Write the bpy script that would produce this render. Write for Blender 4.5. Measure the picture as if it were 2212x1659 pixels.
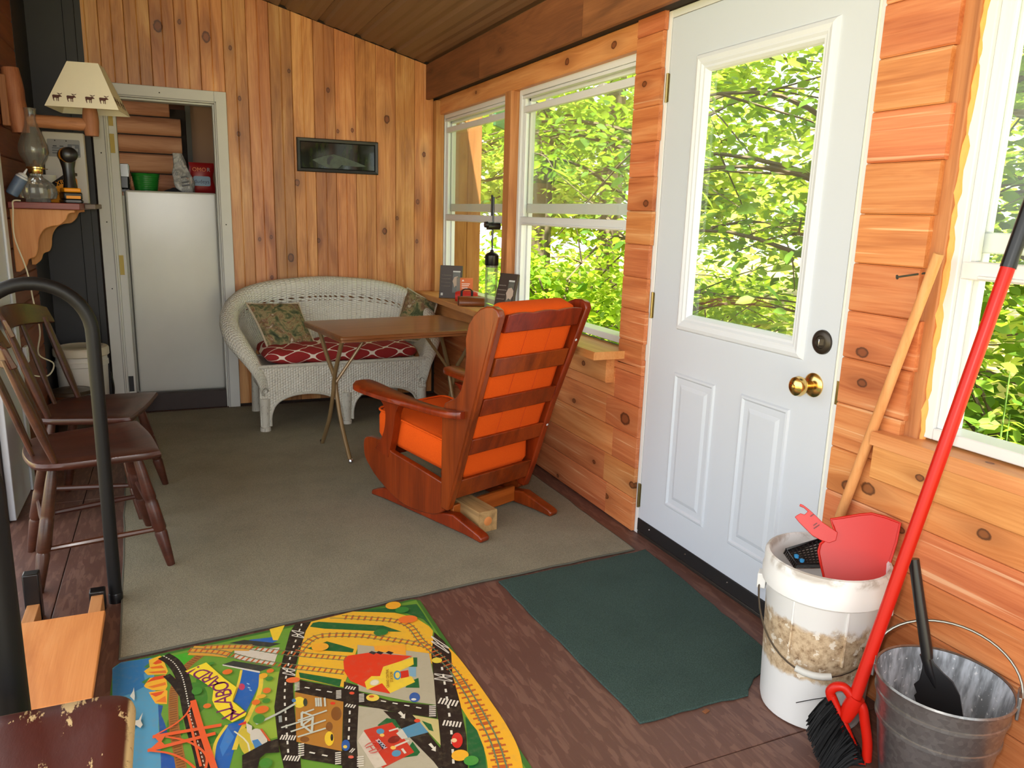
import bpy, bmesh, math, random
import numpy as np
from mathutils import Vector, Matrix, Euler

for o in list(bpy.data.objects): bpy.data.objects.remove(o, do_unlink=True)
scene = bpy.context.scene
col = scene.collection
random.seed(7); rng = np.random.default_rng(7)

# ---------------------------------------------------------------- camera, sky, sun, exposure
EYE = 1.313                                   # lens height above the porch floor
FPX = 1660.9                                  # focal length in pixels of the 2212 wide frame
YAW, PITCH, ROLL = 0.41926, 0.21598, 0.03075
_f = Vector((math.sin(YAW)*math.cos(PITCH), math.cos(YAW)*math.cos(PITCH), -math.sin(PITCH)))
_r0 = Vector((math.cos(YAW), -math.sin(YAW), 0)); _u0 = _r0.cross(_f)
_r = _r0*math.cos(ROLL) + _u0*math.sin(ROLL); _u = -_r0*math.sin(ROLL) + _u0*math.cos(ROLL)
cam_d = bpy.data.cameras.new('camera'); cam = bpy.data.objects.new('camera', cam_d); col.objects.link(cam)
cam_d.sensor_width = 36; cam_d.lens = FPX/2212*36; cam_d.clip_start = .02; cam_d.clip_end = 200
cam.matrix_world = Matrix(((_r.x, _u.x, -_f.x, 0), (_r.y, _u.y, -_f.y, 0), (_r.z, _u.z, -_f.z, EYE), (0, 0, 0, 1)))
scene.camera = cam

world = bpy.data.worlds.new('sky'); scene.world = world; world.use_nodes = True
bg = world.node_tree.nodes['Background']
bg.inputs['Color'].default_value = (.93, .97, 1, 1); bg.inputs['Strength'].default_value = 2.8
sun_d = bpy.data.lights.new('sun', 'SUN'); sun_d.energy = 30; sun_d.angle = math.radians(1.0); sun_d.color = (1, .95, .84)
sun = bpy.data.objects.new('sun', sun_d); col.objects.link(sun)
sun.rotation_euler = Vector((.20, .40, -.95)).to_track_quat('-Z', 'Y').to_euler()
fl_d = bpy.data.lights.new('camera_flash', 'AREA'); fl_d.shape = 'DISK'; fl_d.size = .05; fl_d.energy = 16; fl_d.color = (1, .97, .93)
flash = bpy.data.objects.new('camera_flash', fl_d); col.objects.link(flash)
flash.location = Vector((0, 0, EYE)) + _u*.06 - _r*.05 - _f*.01
flash.rotation_euler = (_f + _u*.06).to_track_quat('-Z', 'Y').to_euler()
vs = scene.view_settings
vs.view_transform = 'Standard'; vs.look = 'None'; vs.gamma = 1; vs.use_curve_mapping = False; vs.exposure = 0.15

# ---------------------------------------------------------------- measuring helpers: a sight line met with a real plane of the room
def sight(x, y): return _f + _r*((x-1106)/FPX) - _u*((y-829.5)/FPX)
def fl(x, y, z=0.0): d = sight(x, y); t = (z-EYE)/d.z; return Vector((d.x*t, d.y*t, z))
def wr(x, y, X=1.76): d = sight(x, y); t = X/d.x; return Vector((X, d.y*t, EYE+d.z*t))
def wb(x, y, Y=5.33): d = sight(x, y); t = Y/d.y; return Vector((d.x*t, Y, EYE+d.z*t))

# ---------------------------------------------------------------- materials
def lin(c):
    return tuple(((v/255)/12.92 if v/255 <= .04045 else ((v/255+.055)/1.055)**2.4) for v in c) + (1,)
MATS = {}
class NT:
    def __init__(s, name):
        s.m = bpy.data.materials.new(name); s.m.use_nodes = True; s.t = s.m.node_tree
        s.b = s.t.nodes['Principled BSDF']; s.out = s.t.nodes['Material Output']
    def n(s, typ, props=None, **kw):
        nd = s.t.nodes.new('ShaderNode'+typ)
        for k, v in (props or {}).items(): setattr(nd, k, v)
        for k, v in kw.items():
            key = int(k[1:]) if k[0] == 'i' and k[1:].isdigit() else k.replace('_', ' ')
            s.put(nd.inputs[key], v)
        return nd
    def put(s, sock, v):
        if isinstance(v, bpy.types.NodeSocket): s.t.links.new(v, sock)
        else: sock.default_value = v
    def math(s, op, a, b=0.0, c=0.0, clamp=False):
        nd = s.n('Math', {'operation': op, 'use_clamp': clamp}); s.put(nd.inputs[0], a); s.put(nd.inputs[1], b); s.put(nd.inputs[2], c)
        return nd.outputs[0]
    def mix(s, f, a, b, blend='MIX'):
        nd = s.n('Mix', {'data_type': 'RGBA', 'blend_type': blend}); s.put(nd.inputs[0], f); s.put(nd.inputs[6], a); s.put(nd.inputs[7], b)
        return nd.outputs[2]
    def step(s, v, lo, hi):
        nd = s.n('MapRange', {'interpolation_type': 'SMOOTHSTEP'}); s.put(nd.inputs[0], v); s.put(nd.inputs[1], lo); s.put(nd.inputs[2], hi)
        return nd.outputs[0]
    def ramp(s, fac, stops):
        nd = s.n('ValToRGB'); e = nd.color_ramp.elements
        while len(e) < len(stops): e.new(.5)
        for i, (p, c) in enumerate(stops): e[i].position = p; e[i].color = c
        s.put(nd.inputs[0], fac); return nd.outputs[0]
    def obj(s): return s.n('TexCoord').outputs['Object']
    def gen(s): return s.n('TexCoord').outputs['Generated']
    def scl(s, v, sc):
        nd = s.n('VectorMath', {'operation': 'MULTIPLY'}); s.put(nd.inputs[0], v); nd.inputs[1].default_value = sc; return nd.outputs[0]
    def noise(s, v, scale, detail=3, rough=.55, dist=0.0):
        nd = s.n('TexNoise'); s.put(nd.inputs['Vector'], v); nd.inputs['Scale'].default_value = scale
        nd.inputs['Detail'].default_value = detail; nd.inputs['Roughness'].default_value = rough; nd.inputs['Distortion'].default_value = dist
        return nd.outputs['Fac']
    def bump(s, h, strength=.3, dist=.01):
        nd = s.n('Bump'); s.put(nd.inputs['Height'], h); nd.inputs['Strength'].default_value = strength; nd.inputs['Distance'].default_value = dist
        s.t.links.new(nd.outputs[0], s.b.inputs['Normal'])
    def set(s, **kw):
        for k, v in kw.items(): s.put(s.b.inputs[k.replace('_', ' ')], v)

def plain(name, rgb, rough=.5, metal=0.0, var=.06, nscale=30, bump=0.0, bscale=200, spec=.5, coat=0.0, alpha=None, trans=0.0):
    if name in MATS: return MATS[name]
    t = NT(name); v = t.obj(); c = lin(rgb)
    n = t.noise(v, nscale, 3)
    lo = tuple(x*(1-var) for x in c[:3])+(1,); hi = tuple(min(1, x*(1+var)) for x in c[:3])+(1,)
    t.set(Base_Color=t.mix(n, lo, hi), Roughness=rough, Metallic=metal)
    t.b.inputs['Specular IOR Level'].default_value = spec
    t.b.inputs['Coat Weight'].default_value = coat; t.b.inputs['Coat Roughness'].default_value = .12
    if trans: t.b.inputs['Transmission Weight'].default_value = trans
    if bump: t.bump(t.noise(v, bscale, 2), bump, .003)
    MATS[name] = t.m; return t.m

def wood(name, dark, mid, light, axis='X', rough=.5, knots=False, var=.14, freq=11.0, coat=0.0, fine=.25, scuff=0.0, spec=.4, streak=.0):
    if name in MATS: return MATS[name]
    t = NT(name); v = t.obj(); rnd = t.n('ObjectInfo').outputs['Random']
    sp = t.n('SeparateXYZ', Vector=v); X, Y, Z = sp.outputs
    a, b, c = {'X': (X, Y, Z), 'Y': (Y, X, Z), 'Z': (Z, X, Y)}[axis]
    core = None; halo = None; rim_ = None
    if knots:
        yy = b
        for i in (1, 2, 3):
            at = t.n('Attribute', {'attribute_name': 'k%d' % i, 'attribute_type': 'GEOMETRY'})
            ks = t.n('SeparateXYZ', Vector=at.outputs['Vector']); kx, ky, kr = ks.outputs
            dx = t.math('DIVIDE', t.math('SUBTRACT', a, kx), kr); dy = t.math('DIVIDE', t.math('SUBTRACT', b, ky), kr)
            e = t.math('POWER', 2.718, t.math('MULTIPLY', t.math('ADD', t.math('MULTIPLY', t.math('MULTIPLY', dx, dx), .035), t.math('MULTIPLY', t.math('MULTIPLY', dy, dy), .22)), -1.0))
            yy = t.math('ADD', yy, t.math('MULTIPLY', t.math('MULTIPLY', dy, kr), t.math('MULTIPLY', e, -.9)))
            d = t.math('SQRT', t.math('ADD', t.math('MULTIPLY', t.math('MULTIPLY', dx, dx), .5), t.math('MULTIPLY', dy, dy)))
            d = t.math('ADD', d, t.math('MULTIPLY', t.math('SUBTRACT', t.noise(v, 60, 2), .5), .5))
            k = t.math('SUBTRACT', 1.0, t.step(d, .80, 1.08)); rg = t.math('MULTIPLY', k, t.step(d, .45, .85))
            rim_ = rg if rim_ is None else t.math('MAXIMUM', rim_, rg)
            core = k if core is None else t.math('MAXIMUM', core, k)
            halo = e if halo is None else t.math('MAXIMUM', halo, e)
        b = yy
    cm = t.n('CombineXYZ', X=t.math('ADD', t.math('MULTIPLY', a, .9), t.math('MULTIPLY', rnd, 37.0)), Y=t.math('ADD', t.math('MULTIPLY', b, freq), t.math('MULTIPLY', rnd, 91.0)), Z=t.math('ADD', t.math('MULTIPLY', c, freq), t.math('MULTIPLY', rnd, 17.0))).outputs[0]
    n1 = t.noise(cm, 1.6, 4, .6, .7)
    cf = t.n('CombineXYZ', X=t.math('MULTIPLY', a, 5.0), Y=t.math('ADD', t.math('MULTIPLY', b, 190.0), t.math('MULTIPLY', rnd, 51.0)), Z=t.math('MULTIPLY', c, 190.0)).outputs[0]
    n2 = t.noise(cf, 1.0, 3, .6, .3)
    base = t.ramp(n1, [(.28, lin(dark)), (.5, lin(mid)), (.72, lin(light))])
    base = t.mix(fine, base, t.ramp(n2, [(.3, lin(dark)), (.7, lin(light))]))
    if streak:
        st = t.n('CombineXYZ', X=t.math('ADD', t.math('MULTIPLY', a, 1.3), t.math('MULTIPLY', rnd, 7.0)), Y=t.math('MULTIPLY', b, 60.0), Z=t.math('MULTIPLY', rnd, 9.0)).outputs[0]
        base = t.mix(t.math('MULTIPLY', t.step(t.noise(st, 1.0, 2), .62, .72), streak), base, lin((240, 205, 160)))
    if core is not None:
        base = t.mix(t.math('MULTIPLY', halo, .5), base, lin(tuple(int(x*.8) for x in dark)))
        base = t.mix(t.math('MULTIPLY', core, .8), base, lin((116, 62, 32))); base = t.mix(t.math('MULTIPLY', rim_, .8), base, lin((66, 34, 18)))
    hs = t.n('HueSaturation', Color=base)
    t.put(hs.inputs['Value'], t.math('ADD', 1.0-var, t.math('MULTIPLY', rnd, 2*var)))
    r2 = t.math('FRACT', t.math('MULTIPLY', rnd, 13.7))
    t.put(hs.inputs['Hue'], t.math('ADD', .493, t.math('MULTIPLY', r2, .014)))
    base = hs.outputs[0]
    if scuff:
        base = t.mix(t.math('MULTIPLY', t.step(t.noise(v, 26, 5, .7), .62, .7), scuff), base, lin((214, 190, 150)))
    t.set(Base_Color=base, Roughness=rough); t.b.inputs['Specular IOR Level'].default_value = spec
    t.b.inputs['Coat Weight'].default_value = coat; t.b.inputs['Coat Roughness'].default_value = .15
    t.bump(n2, .15, .002)
    MATS[name] = t.m; return t.m

def glass_mat(name, tint=(1, 1, 1), gloss=.08, haze=0.0):
    if name in MATS: return MATS[name]
    t = NT(name); tr = t.n('BsdfTransparent'); tr.inputs[0].default_value = tint+(1,)
    gl = t.n('BsdfGlossy'); gl.inputs['Roughness'].default_value = .02
    lw = t.n('LayerWeight'); lw.inputs['Blend'].default_value = .35
    mx = t.n('MixShader'); t.put(mx.inputs[0], t.math('MULTIPLY', lw.outputs['Fresnel'], gloss*4, clamp=True)); t.t.links.new(tr.outputs[0], mx.inputs[1]); t.t.links.new(gl.outputs[0], mx.inputs[2])
    last = mx
    if haze:
        df = t.n('BsdfDiffuse'); df.inputs[0].default_value = (.8, .8, .78, 1); m2 = t.n('MixShader'); m2.inputs[0].default_value = haze
        t.t.links.new(mx.outputs[0], m2.inputs[1]); t.t.links.new(df.outputs[0], m2.inputs[2]); last = m2
    t.t.links.new(last.outputs[0], t.out.inputs[0]); MATS[name] = t.m; return t.m

# ---------------------------------------------------------------- mesh building
WM = {}                                        # world matrices of things
class MB:
    def __init__(s): s.v = []; s.f = []; s.mi = []; s.uv = {}; s.col = None
    def add(s, vs, fs, mi=0, uvs=None):
        o = len(s.v); s.v += [tuple(p) for p in vs]
        for k, f in enumerate(fs):
            if uvs is not None: s.uv[len(s.f)] = [uvs[i] for i in f]
            s.f.append(tuple(i+o for i in f)); s.mi.append(mi)
        return s
    def box(s, lo, hi, M=None, mi=0):
        x0, y0, z0 = lo; x1, y1, z1 = hi
        vs = [(x0, y0, z0), (x1, y0, z0), (x1, y1, z0), (x0, y1, z0), (x0, y0, z1), (x1, y0, z1), (x1, y1, z1), (x0, y1, z1)]
        if M is not None: vs = [M @ Vector(p) for p in vs]
        return s.add(vs, [(0, 3, 2, 1), (4, 5, 6, 7), (0, 1, 5, 4), (1, 2, 6, 5), (2, 3, 7, 6), (3, 0, 4, 7)], mi)
    def bar(s, a, b, w, h, up=(0, 0, 1), mi=0):
        a = Vector(a); b = Vector(b); d = b-a; L = d.length; d.normalize(); up = Vector(up)
        y = up.cross(d)
        if y.length < 1e-4: y = Vector((1, 0, 0)).cross(d)
        y.normalize(); z = d.cross(y)
        M = Matrix(((d.x, y.x, z.x, a.x), (d.y, y.y, z.y, a.y), (d.z, y.z, z.z, a.z), (0, 0, 0, 1)))
        return s.box((0, -w/2, -h/2), (L, w/2, h/2), M, mi)
    def tube(s, pts, r, n=12, cap=True, closed=False, mi=0, sq=None):
        P = [Vector(p) for p in pts]; k = len(P); R = r if isinstance(r, (list, tuple)) else [r]*k
        vs = []; fs = []; prev = None
        for i in range(k):
            if closed: d = P[(i+1) % k]-P[i-1]
            else: d = P[min(i+1, k-1)]-P[max(i-1, 0)]
            d.normalize()
            if prev is None:
                a = Vector((0, 0, 1)) if abs(d.z) < .9 else Vector((1, 0, 0))
                x = a.cross(d).normalized()
            else:
                x = (prev - d*prev.dot(d)).normalized()
            prev = x; y = d.cross(x)
            for j in range(n):
                t = 2*math.pi*j/n; cx, sy = math.cos(t), math.sin(t)
                if sq: cx *= sq[0]; sy *= sq[1]
                vs.append(P[i]+x*(R[i]*cx)+y*(R[i]*sy))
        m = k if closed else k-1
        for i in range(m):
            for j in range(n):
                a = i*n+j; b = i*n+(j+1) % n; c = ((i+1) % k)*n+(j+1) % n; d = ((i+1) % k)*n+j
                fs.append((a, b, c, d))
        if cap and not closed:
            fs.append(tuple(range(n-1, -1, -1))); fs.append(tuple((k-1)*n+j for j in range(n)))
        return s.add(vs, fs, mi)
    def lathe(s, prof, n=24, M=None, mi=0, sx=1.0, sy=1.0, cap=(True, True)):
        vs = []; fs = []; k = len(prof)
        for r, z in prof:
            for j in range(n):
                t = 2*math.pi*j/n; vs.append(Vector((max(r, 1e-4)*math.cos(t)*sx, max(r, 1e-4)*math.sin(t)*sy, z)))
        if M is not None: vs = [M @ p for p in vs]
        for i in range(k-1):
            for j in range(n): fs.append((i*n+j, i*n+(j+1) % n, (i+1)*n+(j+1) % n, (i+1)*n+j))
        if cap[0] and prof[0][0] > 1e-3: fs.append(tuple(range(n-1, -1, -1)))
        if cap[1] and prof[-1][0] > 1e-3: fs.append(tuple((k-1)*n+j for j in range(n)))
        return s.add(vs, fs, mi)
    def prism(s, poly, h0, h1, fn, mi=0):
        n = len(poly); vs = [fn(a, b, h0) for a, b in poly]+[fn(a, b, h1) for a, b in poly]
        fs = [tuple(range(n-1, -1, -1)), tuple(range(n, 2*n))]+[(i, (i+1) % n, n+(i+1) % n, n+i) for i in range(n)]
        return s.add(vs, fs, mi)
    def grid(s, nu, nv, fn, closeu=False, closev=False, mi=0):
        U = nu if closeu else nu+1; V = nv if closev else nv+1
        vs = []; uvs = []; fs = []
        for i in range(U):
            for j in range(V): vs.append(fn(i/nu, j/nv)); uvs.append((i/nu, j/nv))
        for i in range(nu):
            for j in range(nv):
                fs.append((i*V+j, ((i+1) % U)*V+j, ((i+1) % U)*V+(j+1) % V, i*V+(j+1) % V))
        return s.add(vs, fs, mi, uvs)
    def loops(s, loops, cap0=True, cap1=True, mi=0):       # loft of equally long rings
        n = len(loops[0]); vs = [p for l in loops for p in l]; fs = []
        for i in range(len(loops)-1):
            for j in range(n): fs.append((i*n+j, i*n+(j+1) % n, (i+1)*n+(j+1) % n, (i+1)*n+j))
        if cap0: fs.append(tuple(range(n-1, -1, -1)))
        if cap1: fs.append(tuple((len(loops)-1)*n+j for j in range(n)))
        return s.add(vs, fs, mi)
    def mesh(s, name, mats, smooth=True, angle=38):
        me = bpy.data.meshes.new(name); me.from_pydata([tuple(p) for p in s.v], [], s.f)
        for m in mats: me.materials.append(m)
        if len(mats) > 1: me.polygons.foreach_set('material_index', s.mi)
        if s.uv:
            ul = me.uv_layers.new(name='UVMap')
            for p in me.polygons:
                if p.index in s.uv:
                    for li, c in zip(p.loop_indices, s.uv[p.index]): ul.data[li].uv = c
        bm = bmesh.new(); bm.from_mesh(me); bmesh.ops.recalc_face_normals(bm, faces=bm.faces); bm.to_mesh(me); bm.free()
        if smooth:
            me.polygons.foreach_set('use_smooth', [True]*len(me.polygons)); me.set_sharp_from_angle(angle=math.radians(angle))
        me.update(); return me
    def build(s, name, mat, parent=None, bevel=0.0, smooth=True, world=False, angle=38, seg=2, label=None):
        mats = mat if isinstance(mat, (list, tuple)) else [mat]
        o = bpy.data.objects.new(name, s.mesh(name, mats, smooth, angle)); col.objects.link(o)
        if parent is not None:
            o.parent = parent
            if world: o.matrix_parent_inverse = WM[parent.name].inverted()
        if bevel:
            b = o.modifiers.new('bevel', 'BEVEL'); b.width = bevel; b.segments = seg; b.limit_method = 'ANGLE'; b.angle_limit = math.radians(40)
            b.harden_normals = False
        WM[o.name] = WM[parent.name].copy() if (parent is not None and not world) else Matrix.Identity(4)
        if label: o['label'] = label
        return o
def tag(o, label, cat, group=None):
    o['label'] = label; o['category'] = cat
    if group: o['group'] = group
    return o
def struct(o): o['kind'] = 'structure'; return o
def thing(name, label, cat, loc=(0, 0, 0), rotz=0.0, group=None):
    o = bpy.data.objects.new(name, None); col.objects.link(o); o.empty_display_size = .1
    o.location = loc; o.rotation_euler = (0, 0, rotz); WM[o.name] = Matrix.Translation(loc) @ Matrix.Rotation(rotz, 4, 'Z')
    return tag(o, label, cat, group)
def copy_tree(o, parent=None):
    c = o.copy(); col.objects.link(c); c.parent = parent
    for ch in list(o.children): copy_tree(ch, c)
    return c
def frame_mat(o, x, y):
    x = Vector(x).normalized(); y = Vector(y).normalized(); z = x.cross(y)
    return Matrix(((x.x, y.x, z.x, o[0]), (x.y, y.y, z.y, o[1]), (x.z, y.z, z.z, o[2]), (0, 0, 0, 1)))
def board(name, parent, origin, xd, yd, L, W, T, mat, ch=.003, knots=(), groove=False, top=None):
    """plank: length along local x, width along local y, face at local z = T; `top` slants the far end (extra length at y = W)"""
    prof = [(0, 0), (0, T-ch), (ch, T), (W-ch, T), (W, T-ch), (W, 0)]
    if groove: prof = [(0, 0), (0, T-ch), (ch, T), (W/2-.004, T), (W/2, T-.003), (W/2+.004, T), (W-ch, T), (W, T-ch), (W, 0)]
    n = len(prof); ex = (lambda y: (top or 0)*y/W)
    vs = [(0, y, z) for y, z in prof]+[(L+ex(y), y, z) for y, z in prof]
    m = MB(); m.add(vs, [tuple(range(n-1, -1, -1)), tuple(range(n, 2*n))]+[(i, (i+1) % n, n+(i+1) % n, n+i) for i in range(n)])
    me = m.mesh(name, [mat], smooth=False)
    ks = list(knots)[:3]
    while len(ks) < 3: ks.append((-9, -9, .01))
    for i, k in enumerate(ks):
        at = me.attributes.new('k%d' % (i+1), 'FLOAT_VECTOR', 'POINT'); at.data.foreach_set('vector', list(k)*len(me.vertices))
    o = bpy.data.objects.new(name, me); col.objects.link(o)
    o.matrix_basis = frame_mat(origin, xd, yd); WM[o.name] = o.matrix_basis.copy()
    if parent is not None: o.parent = parent
    return o
def rect_profile(lo, hi, levels, fn, m=None, cap=True, mi=0):
    """nested rectangles (inset, height): moulded frames and raised panels"""
    m = m or MB(); ls = []
    for ins, h in levels:
        ls.append([fn(lo[0]+ins, lo[1]+ins, h), fn(hi[0]-ins, lo[1]+ins, h), fn(hi[0]-ins, hi[1]-ins, h), fn(lo[0]+ins, hi[1]-ins, h)])
    m.loops(ls, False, cap, mi); return m
def bez(pts, n=8):
    """smooth path through points (Catmull-Rom)"""
    P = [Vector(p) for p in pts]; out = []
    for i in range(len(P)-1):
        p0 = P[max(i-1, 0)]; p1 = P[i]; p2 = P[i+1]; p3 = P[min(i+2, len(P)-1)]
        for j in range(n):
            t = j/n; out.append(.5*((2*p1)+(p2-p0)*t+(2*p0-5*p1+4*p2-p3)*t*t+(3*p1-p0-3*p2+p3)*t**3))
    out.append(P[-1]); return out
def bez2(pts, n=6): return [(p.x, p.y) for p in bez([(a, b, 0) for a, b in pts], n)]
def text_mesh(txt, size, mat, parent, M, name='lettering', world=False, extrude=.0004, align='CENTER'):
    cu = bpy.data.curves.new('t', 'FONT'); cu.body = txt; cu.size = size; cu.extrude = extrude; cu.align_x = align; cu.align_y = 'CENTER'; cu.resolution_u = 3
    tmp = bpy.data.objects.new('t', cu); col.objects.link(tmp)
    me = bpy.data.meshes.new_from_object(tmp.evaluated_get(bpy.context.evaluated_depsgraph_get()))
    bpy.data.objects.remove(tmp, do_unlink=True); bpy.data.curves.remove(cu)
    me.materials.clear(); me.materials.append(mat)
    o = bpy.data.objects.new(name, me); col.objects.link(o); o.matrix_basis = M
    if parent is not None:
        o.parent = parent
        if world: o.matrix_parent_inverse = WM[parent.name].inverted()
    return o
def rounded(x0, y0, x1, y1, r, n=5):
    out = []
    for cx, cy, a0 in ((x1-r, y1-r, 0), (x0+r, y1-r, 90), (x0+r, y0+r, 180), (x1-r, y0+r, 270)):
        for i in range(n+1):
            a = math.radians(a0+90*i/n); out.append((cx+r*math.cos(a), cy+r*math.sin(a)))
    return out
# ---------------------------------------------------------------- shared materials
PINE = wood('pine_panelling', (138, 76, 38), (190, 122, 68), (224, 168, 110), knots=True, rough=.38, var=.20, freq=7, spec=.45)
SIDING = wood('cedar_siding', (162, 84, 44), (200, 120, 70), (218, 150, 98), knots=True, rough=.42, var=.10, freq=13, streak=.45)
BEAMW = wood('beam_wood', (84, 52, 32), (124, 76, 44), (150, 96, 58), knots=True, rough=.6, var=.2, freq=5)
STUD = wood('stud_wood', (150, 92, 48), (188, 126, 72), (206, 150, 96), axis='Z', rough=.6, var=.08, freq=14)
LEDGE = wood('ledge_wood', (172, 102, 50), (206, 140, 80), (222, 164, 104), knots=True, rough=.45, var=.05, freq=9)
LOGW = wood('peeled_log', (120, 72, 42), (158, 102, 66), (182, 128, 90), axis='Z', rough=.6, var=.08, freq=20)
PLYW = wood('plywood', (196, 116, 58), (218, 140, 78), (228, 158, 98), axis='Y', rough=.55, var=.05, freq=6)
ROCKER = wood('maple_stain', (84, 26, 6), (122, 42, 10), (150, 58, 16), axis='Z', rough=.30, var=.05, freq=9, coat=.22)
CHAIRW = wood('dark_chair_wood', (44, 22, 14), (66, 34, 22), (86, 46, 30), axis='X', rough=.36, var=.06, freq=9, coat=.12)
TABLEW = wood('table_veneer', (84, 46, 24), (112, 64, 34), (132, 80, 46), axis='X', rough=.28, var=.04, freq=14, coat=.3)
WHITEP = plain('white_paint', (212, 217, 224), .42, var=.02, nscale=6)
VINYL = plain('white_vinyl', (218, 220, 220), .35, var=.02, nscale=8)
CREAM = plain('cream_paint', (206, 206, 200), .5, var=.04, nscale=12)
DOORP = plain('door_paint', (198, 205, 215), .38, var=.015, nscale=5, bump=.05, bscale=300)
BLACKP = plain('black_paint', (26, 26, 28), .5, var=.25, nscale=9)
BLKPL = plain('black_plastic', (16, 16, 18), .3, var=.1)
BLKFOAM = plain('black_foam', (15, 15, 16), .5, var=.1, nscale=60, spec=.3)
CHROME = plain('chrome', (210, 210, 214), .12, 1.0, var=.02)
BRASS = plain('brass', (232, 196, 120), .2, 1.0, var=.04)
DULLBRASS = plain('dull_brass', (150, 132, 84), .35, 1.0, var=.1)
STEEL = plain('steel_wire', (140, 138, 130), .35, 1.0, var=.1)
GLASS = glass_mat('window_glass', (.97, .99, .97), .05, .02)
CLEAR = glass_mat('clear_plastic', (.9, .93, .86), .12, .06)
LAMPGL = glass_mat('lamp_glass', (.95, .95, .92), .16, .05)

# ---------------------------------------------------------------- the setting
def ceil_z(x): return 2.296 + (1.664-x)*.2546
YB = 5.33
# floor: brown painted strand board in sheets
def osb():
    t = NT('brown_strand_board'); v = t.obj()
    acc = None
    for k, (ang, sc) in enumerate(((.4, (70, 14, 1)), (1.5, (64, 12, 1)), (-.6, (80, 15, 1)))):
        mp = t.n('Mapping', Vector=v); mp.inputs['Rotation'].default_value = (0, 0, ang); mp.inputs['Scale'].default_value = sc
        nz = t.n('TexVoronoi', {'feature': 'F1'}, Vector=mp.outputs[0], Scale=1.0)
        sep = t.n('SeparateColor', Color=nz.outputs['Color']).outputs[0]
        acc = sep if acc is None else t.math('ADD', acc, sep)
    acc = t.math('MULTIPLY', acc, .333)
    n = t.noise(v, 3, 4)
    base = t.mix(n, lin((86, 56, 48)), lin((106, 74, 64)))
    base = t.mix(t.math('MULTIPLY', t.step(acc, .45, .75), .5), base, lin((134, 100, 86)))
    base = t.mix(t.step(t.noise(v, 90, 2), .74, .8), base, lin((150, 130, 104)))
    t.set(Base_Color=base, Roughness=.5); t.bump(acc, .25, .004); return t.m
OSB = osb()
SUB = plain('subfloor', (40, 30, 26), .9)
floor = MB().box((-2.3, -1.4, -.12), (1.86, 5.44, -.018)).build('floor', SUB); struct(floor)
for y0, y1 in ((-1.4, -.02), (-.02, 1.32), (1.32, 3.76), (3.76, 5.44)):
    for x0, x1 in ((-2.3, -.42), (-.42, 1.858)):
        MB().box((x0+.0015, y0+.0015, -.018), (x1-.0015, y1-.0015, 0)).build('floor_sheet', OSB, floor, bevel=.002)

# back wall: knotty pine boards over a dark sheathing with the doorway cut out
SHEATH = plain('sheathing', (46, 34, 26), .9)
m = MB()
for xa, xb, zl in ((.33, 1.86, 0), (-.72, -.33, 0), (-.33, .33, 1.96)): m.prism([(xa, zl), (xb, zl), (xb, ceil_z(xb)+.05), (xa, ceil_z(xa)+.05)], 5.348, 5.42, lambda a, b, h: (a, h, b))
wall_back = m.build('wall_back', SHEATH); struct(wall_back)
KN = [(470, 147, 22), (740, 207, 20), (590, 122, 9), (875, 268, 9), (948, 283, 5), (920, 22, 8), (927, 551, 9), (922, 750, 10), (966, 762, 6), (915, 1082, 8), (1204, 398, 7), (1226, 584, 9), (1423, 505, 10), (1752, 668, 17), (1250, 1023, 14), (1215, 1443, 18), (1370, 1347, 10), (1105, 1328, 8), (1740, 1295, 14), (1960, 865, 11), (1925, 1130, 11), (1920, 1352, 9), (1478, 735, 6), (1559, 730, 5), (1810, 1222, 5), (990, 915, 5), (1108, 1553, 8), (968, 1440, 6), (1954, 544, 8), (1040, 1340, 7), (300, 360, 7)]
KW = []
for cx, cy, r in KN:
    p = wb(160+cx/2.5925, cy/2.5925, YB); KW.append((p.x, p.z, max(.010, r/2.5925*.0031)))
xr = 1.722; W = .1347
for i in range(16):
    x1 = xr-i*W; x0 = x1-W; z0 = 0.02 if x0 > .30 else 2.0
    if x1 < -.36: break
    ks = sorted([(z-z0, x1-x, r) for x, z, r in KW if x0+.006 < x < x1-.006 and z > z0], key=lambda k: -k[2])
    board('board', wall_back, (x1-.0007, 5.348, z0), (0, 0, 1), (-1, 0, 0), ceil_z(x1)-.004-z0, W-.0014, .018, PINE, .003, ks, True, .2546*W)
# black painted panel left of the doorway
m = MB().box((-.66, 5.325, 0), (-.384, 5.347, 2.78)); bp = m.build('trim_1', BLACKP); struct(bp)
MB().box((-.475, 5.312, 0), (-.415, 5.325, 2.78)).build('batten', BLACKP, bp, bevel=.003)

# ceiling: ribbed brown metal sheets on rafters, sloping up to the left
def roofmat():
    t = NT('brown_ceiling_panel'); v = t.obj(); n = t.noise(t.scl(v, (6, .6, 6)), 2, 4)
    t.set(Base_Color=t.mix(n, lin((112, 84, 64)), lin((126, 96, 74))), Roughness=.45); t.b.inputs['Specular IOR Level'].default_value = .35; return t.m
ROOF = roofmat()
m = MB()
m.add([(1.99, -1.45, ceil_z(1.99)+.05), (-2.4, -1.45, ceil_z(-2.4)+.05), (-2.4, 5.6, ceil_z(-2.4)+.05), (1.99, 5.6, ceil_z(1.99)+.05), (1.99, -1.45, ceil_z(1.99)+.09), (-2.4, -1.45, ceil_z(-2.4)+.09), (-2.4, 5.6, ceil_z(-2.4)+.09), (1.99, 5.6, ceil_z(1.99)+.09)], [(0, 1, 2, 3), (4, 7, 6, 5), (0, 3, 7, 4), (1, 5, 6, 2), (0, 4, 5, 1), (2, 6, 7, 3)])
ceiling = m.build('ceiling', SUB); struct(ceiling)
x = 1.76
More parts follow.
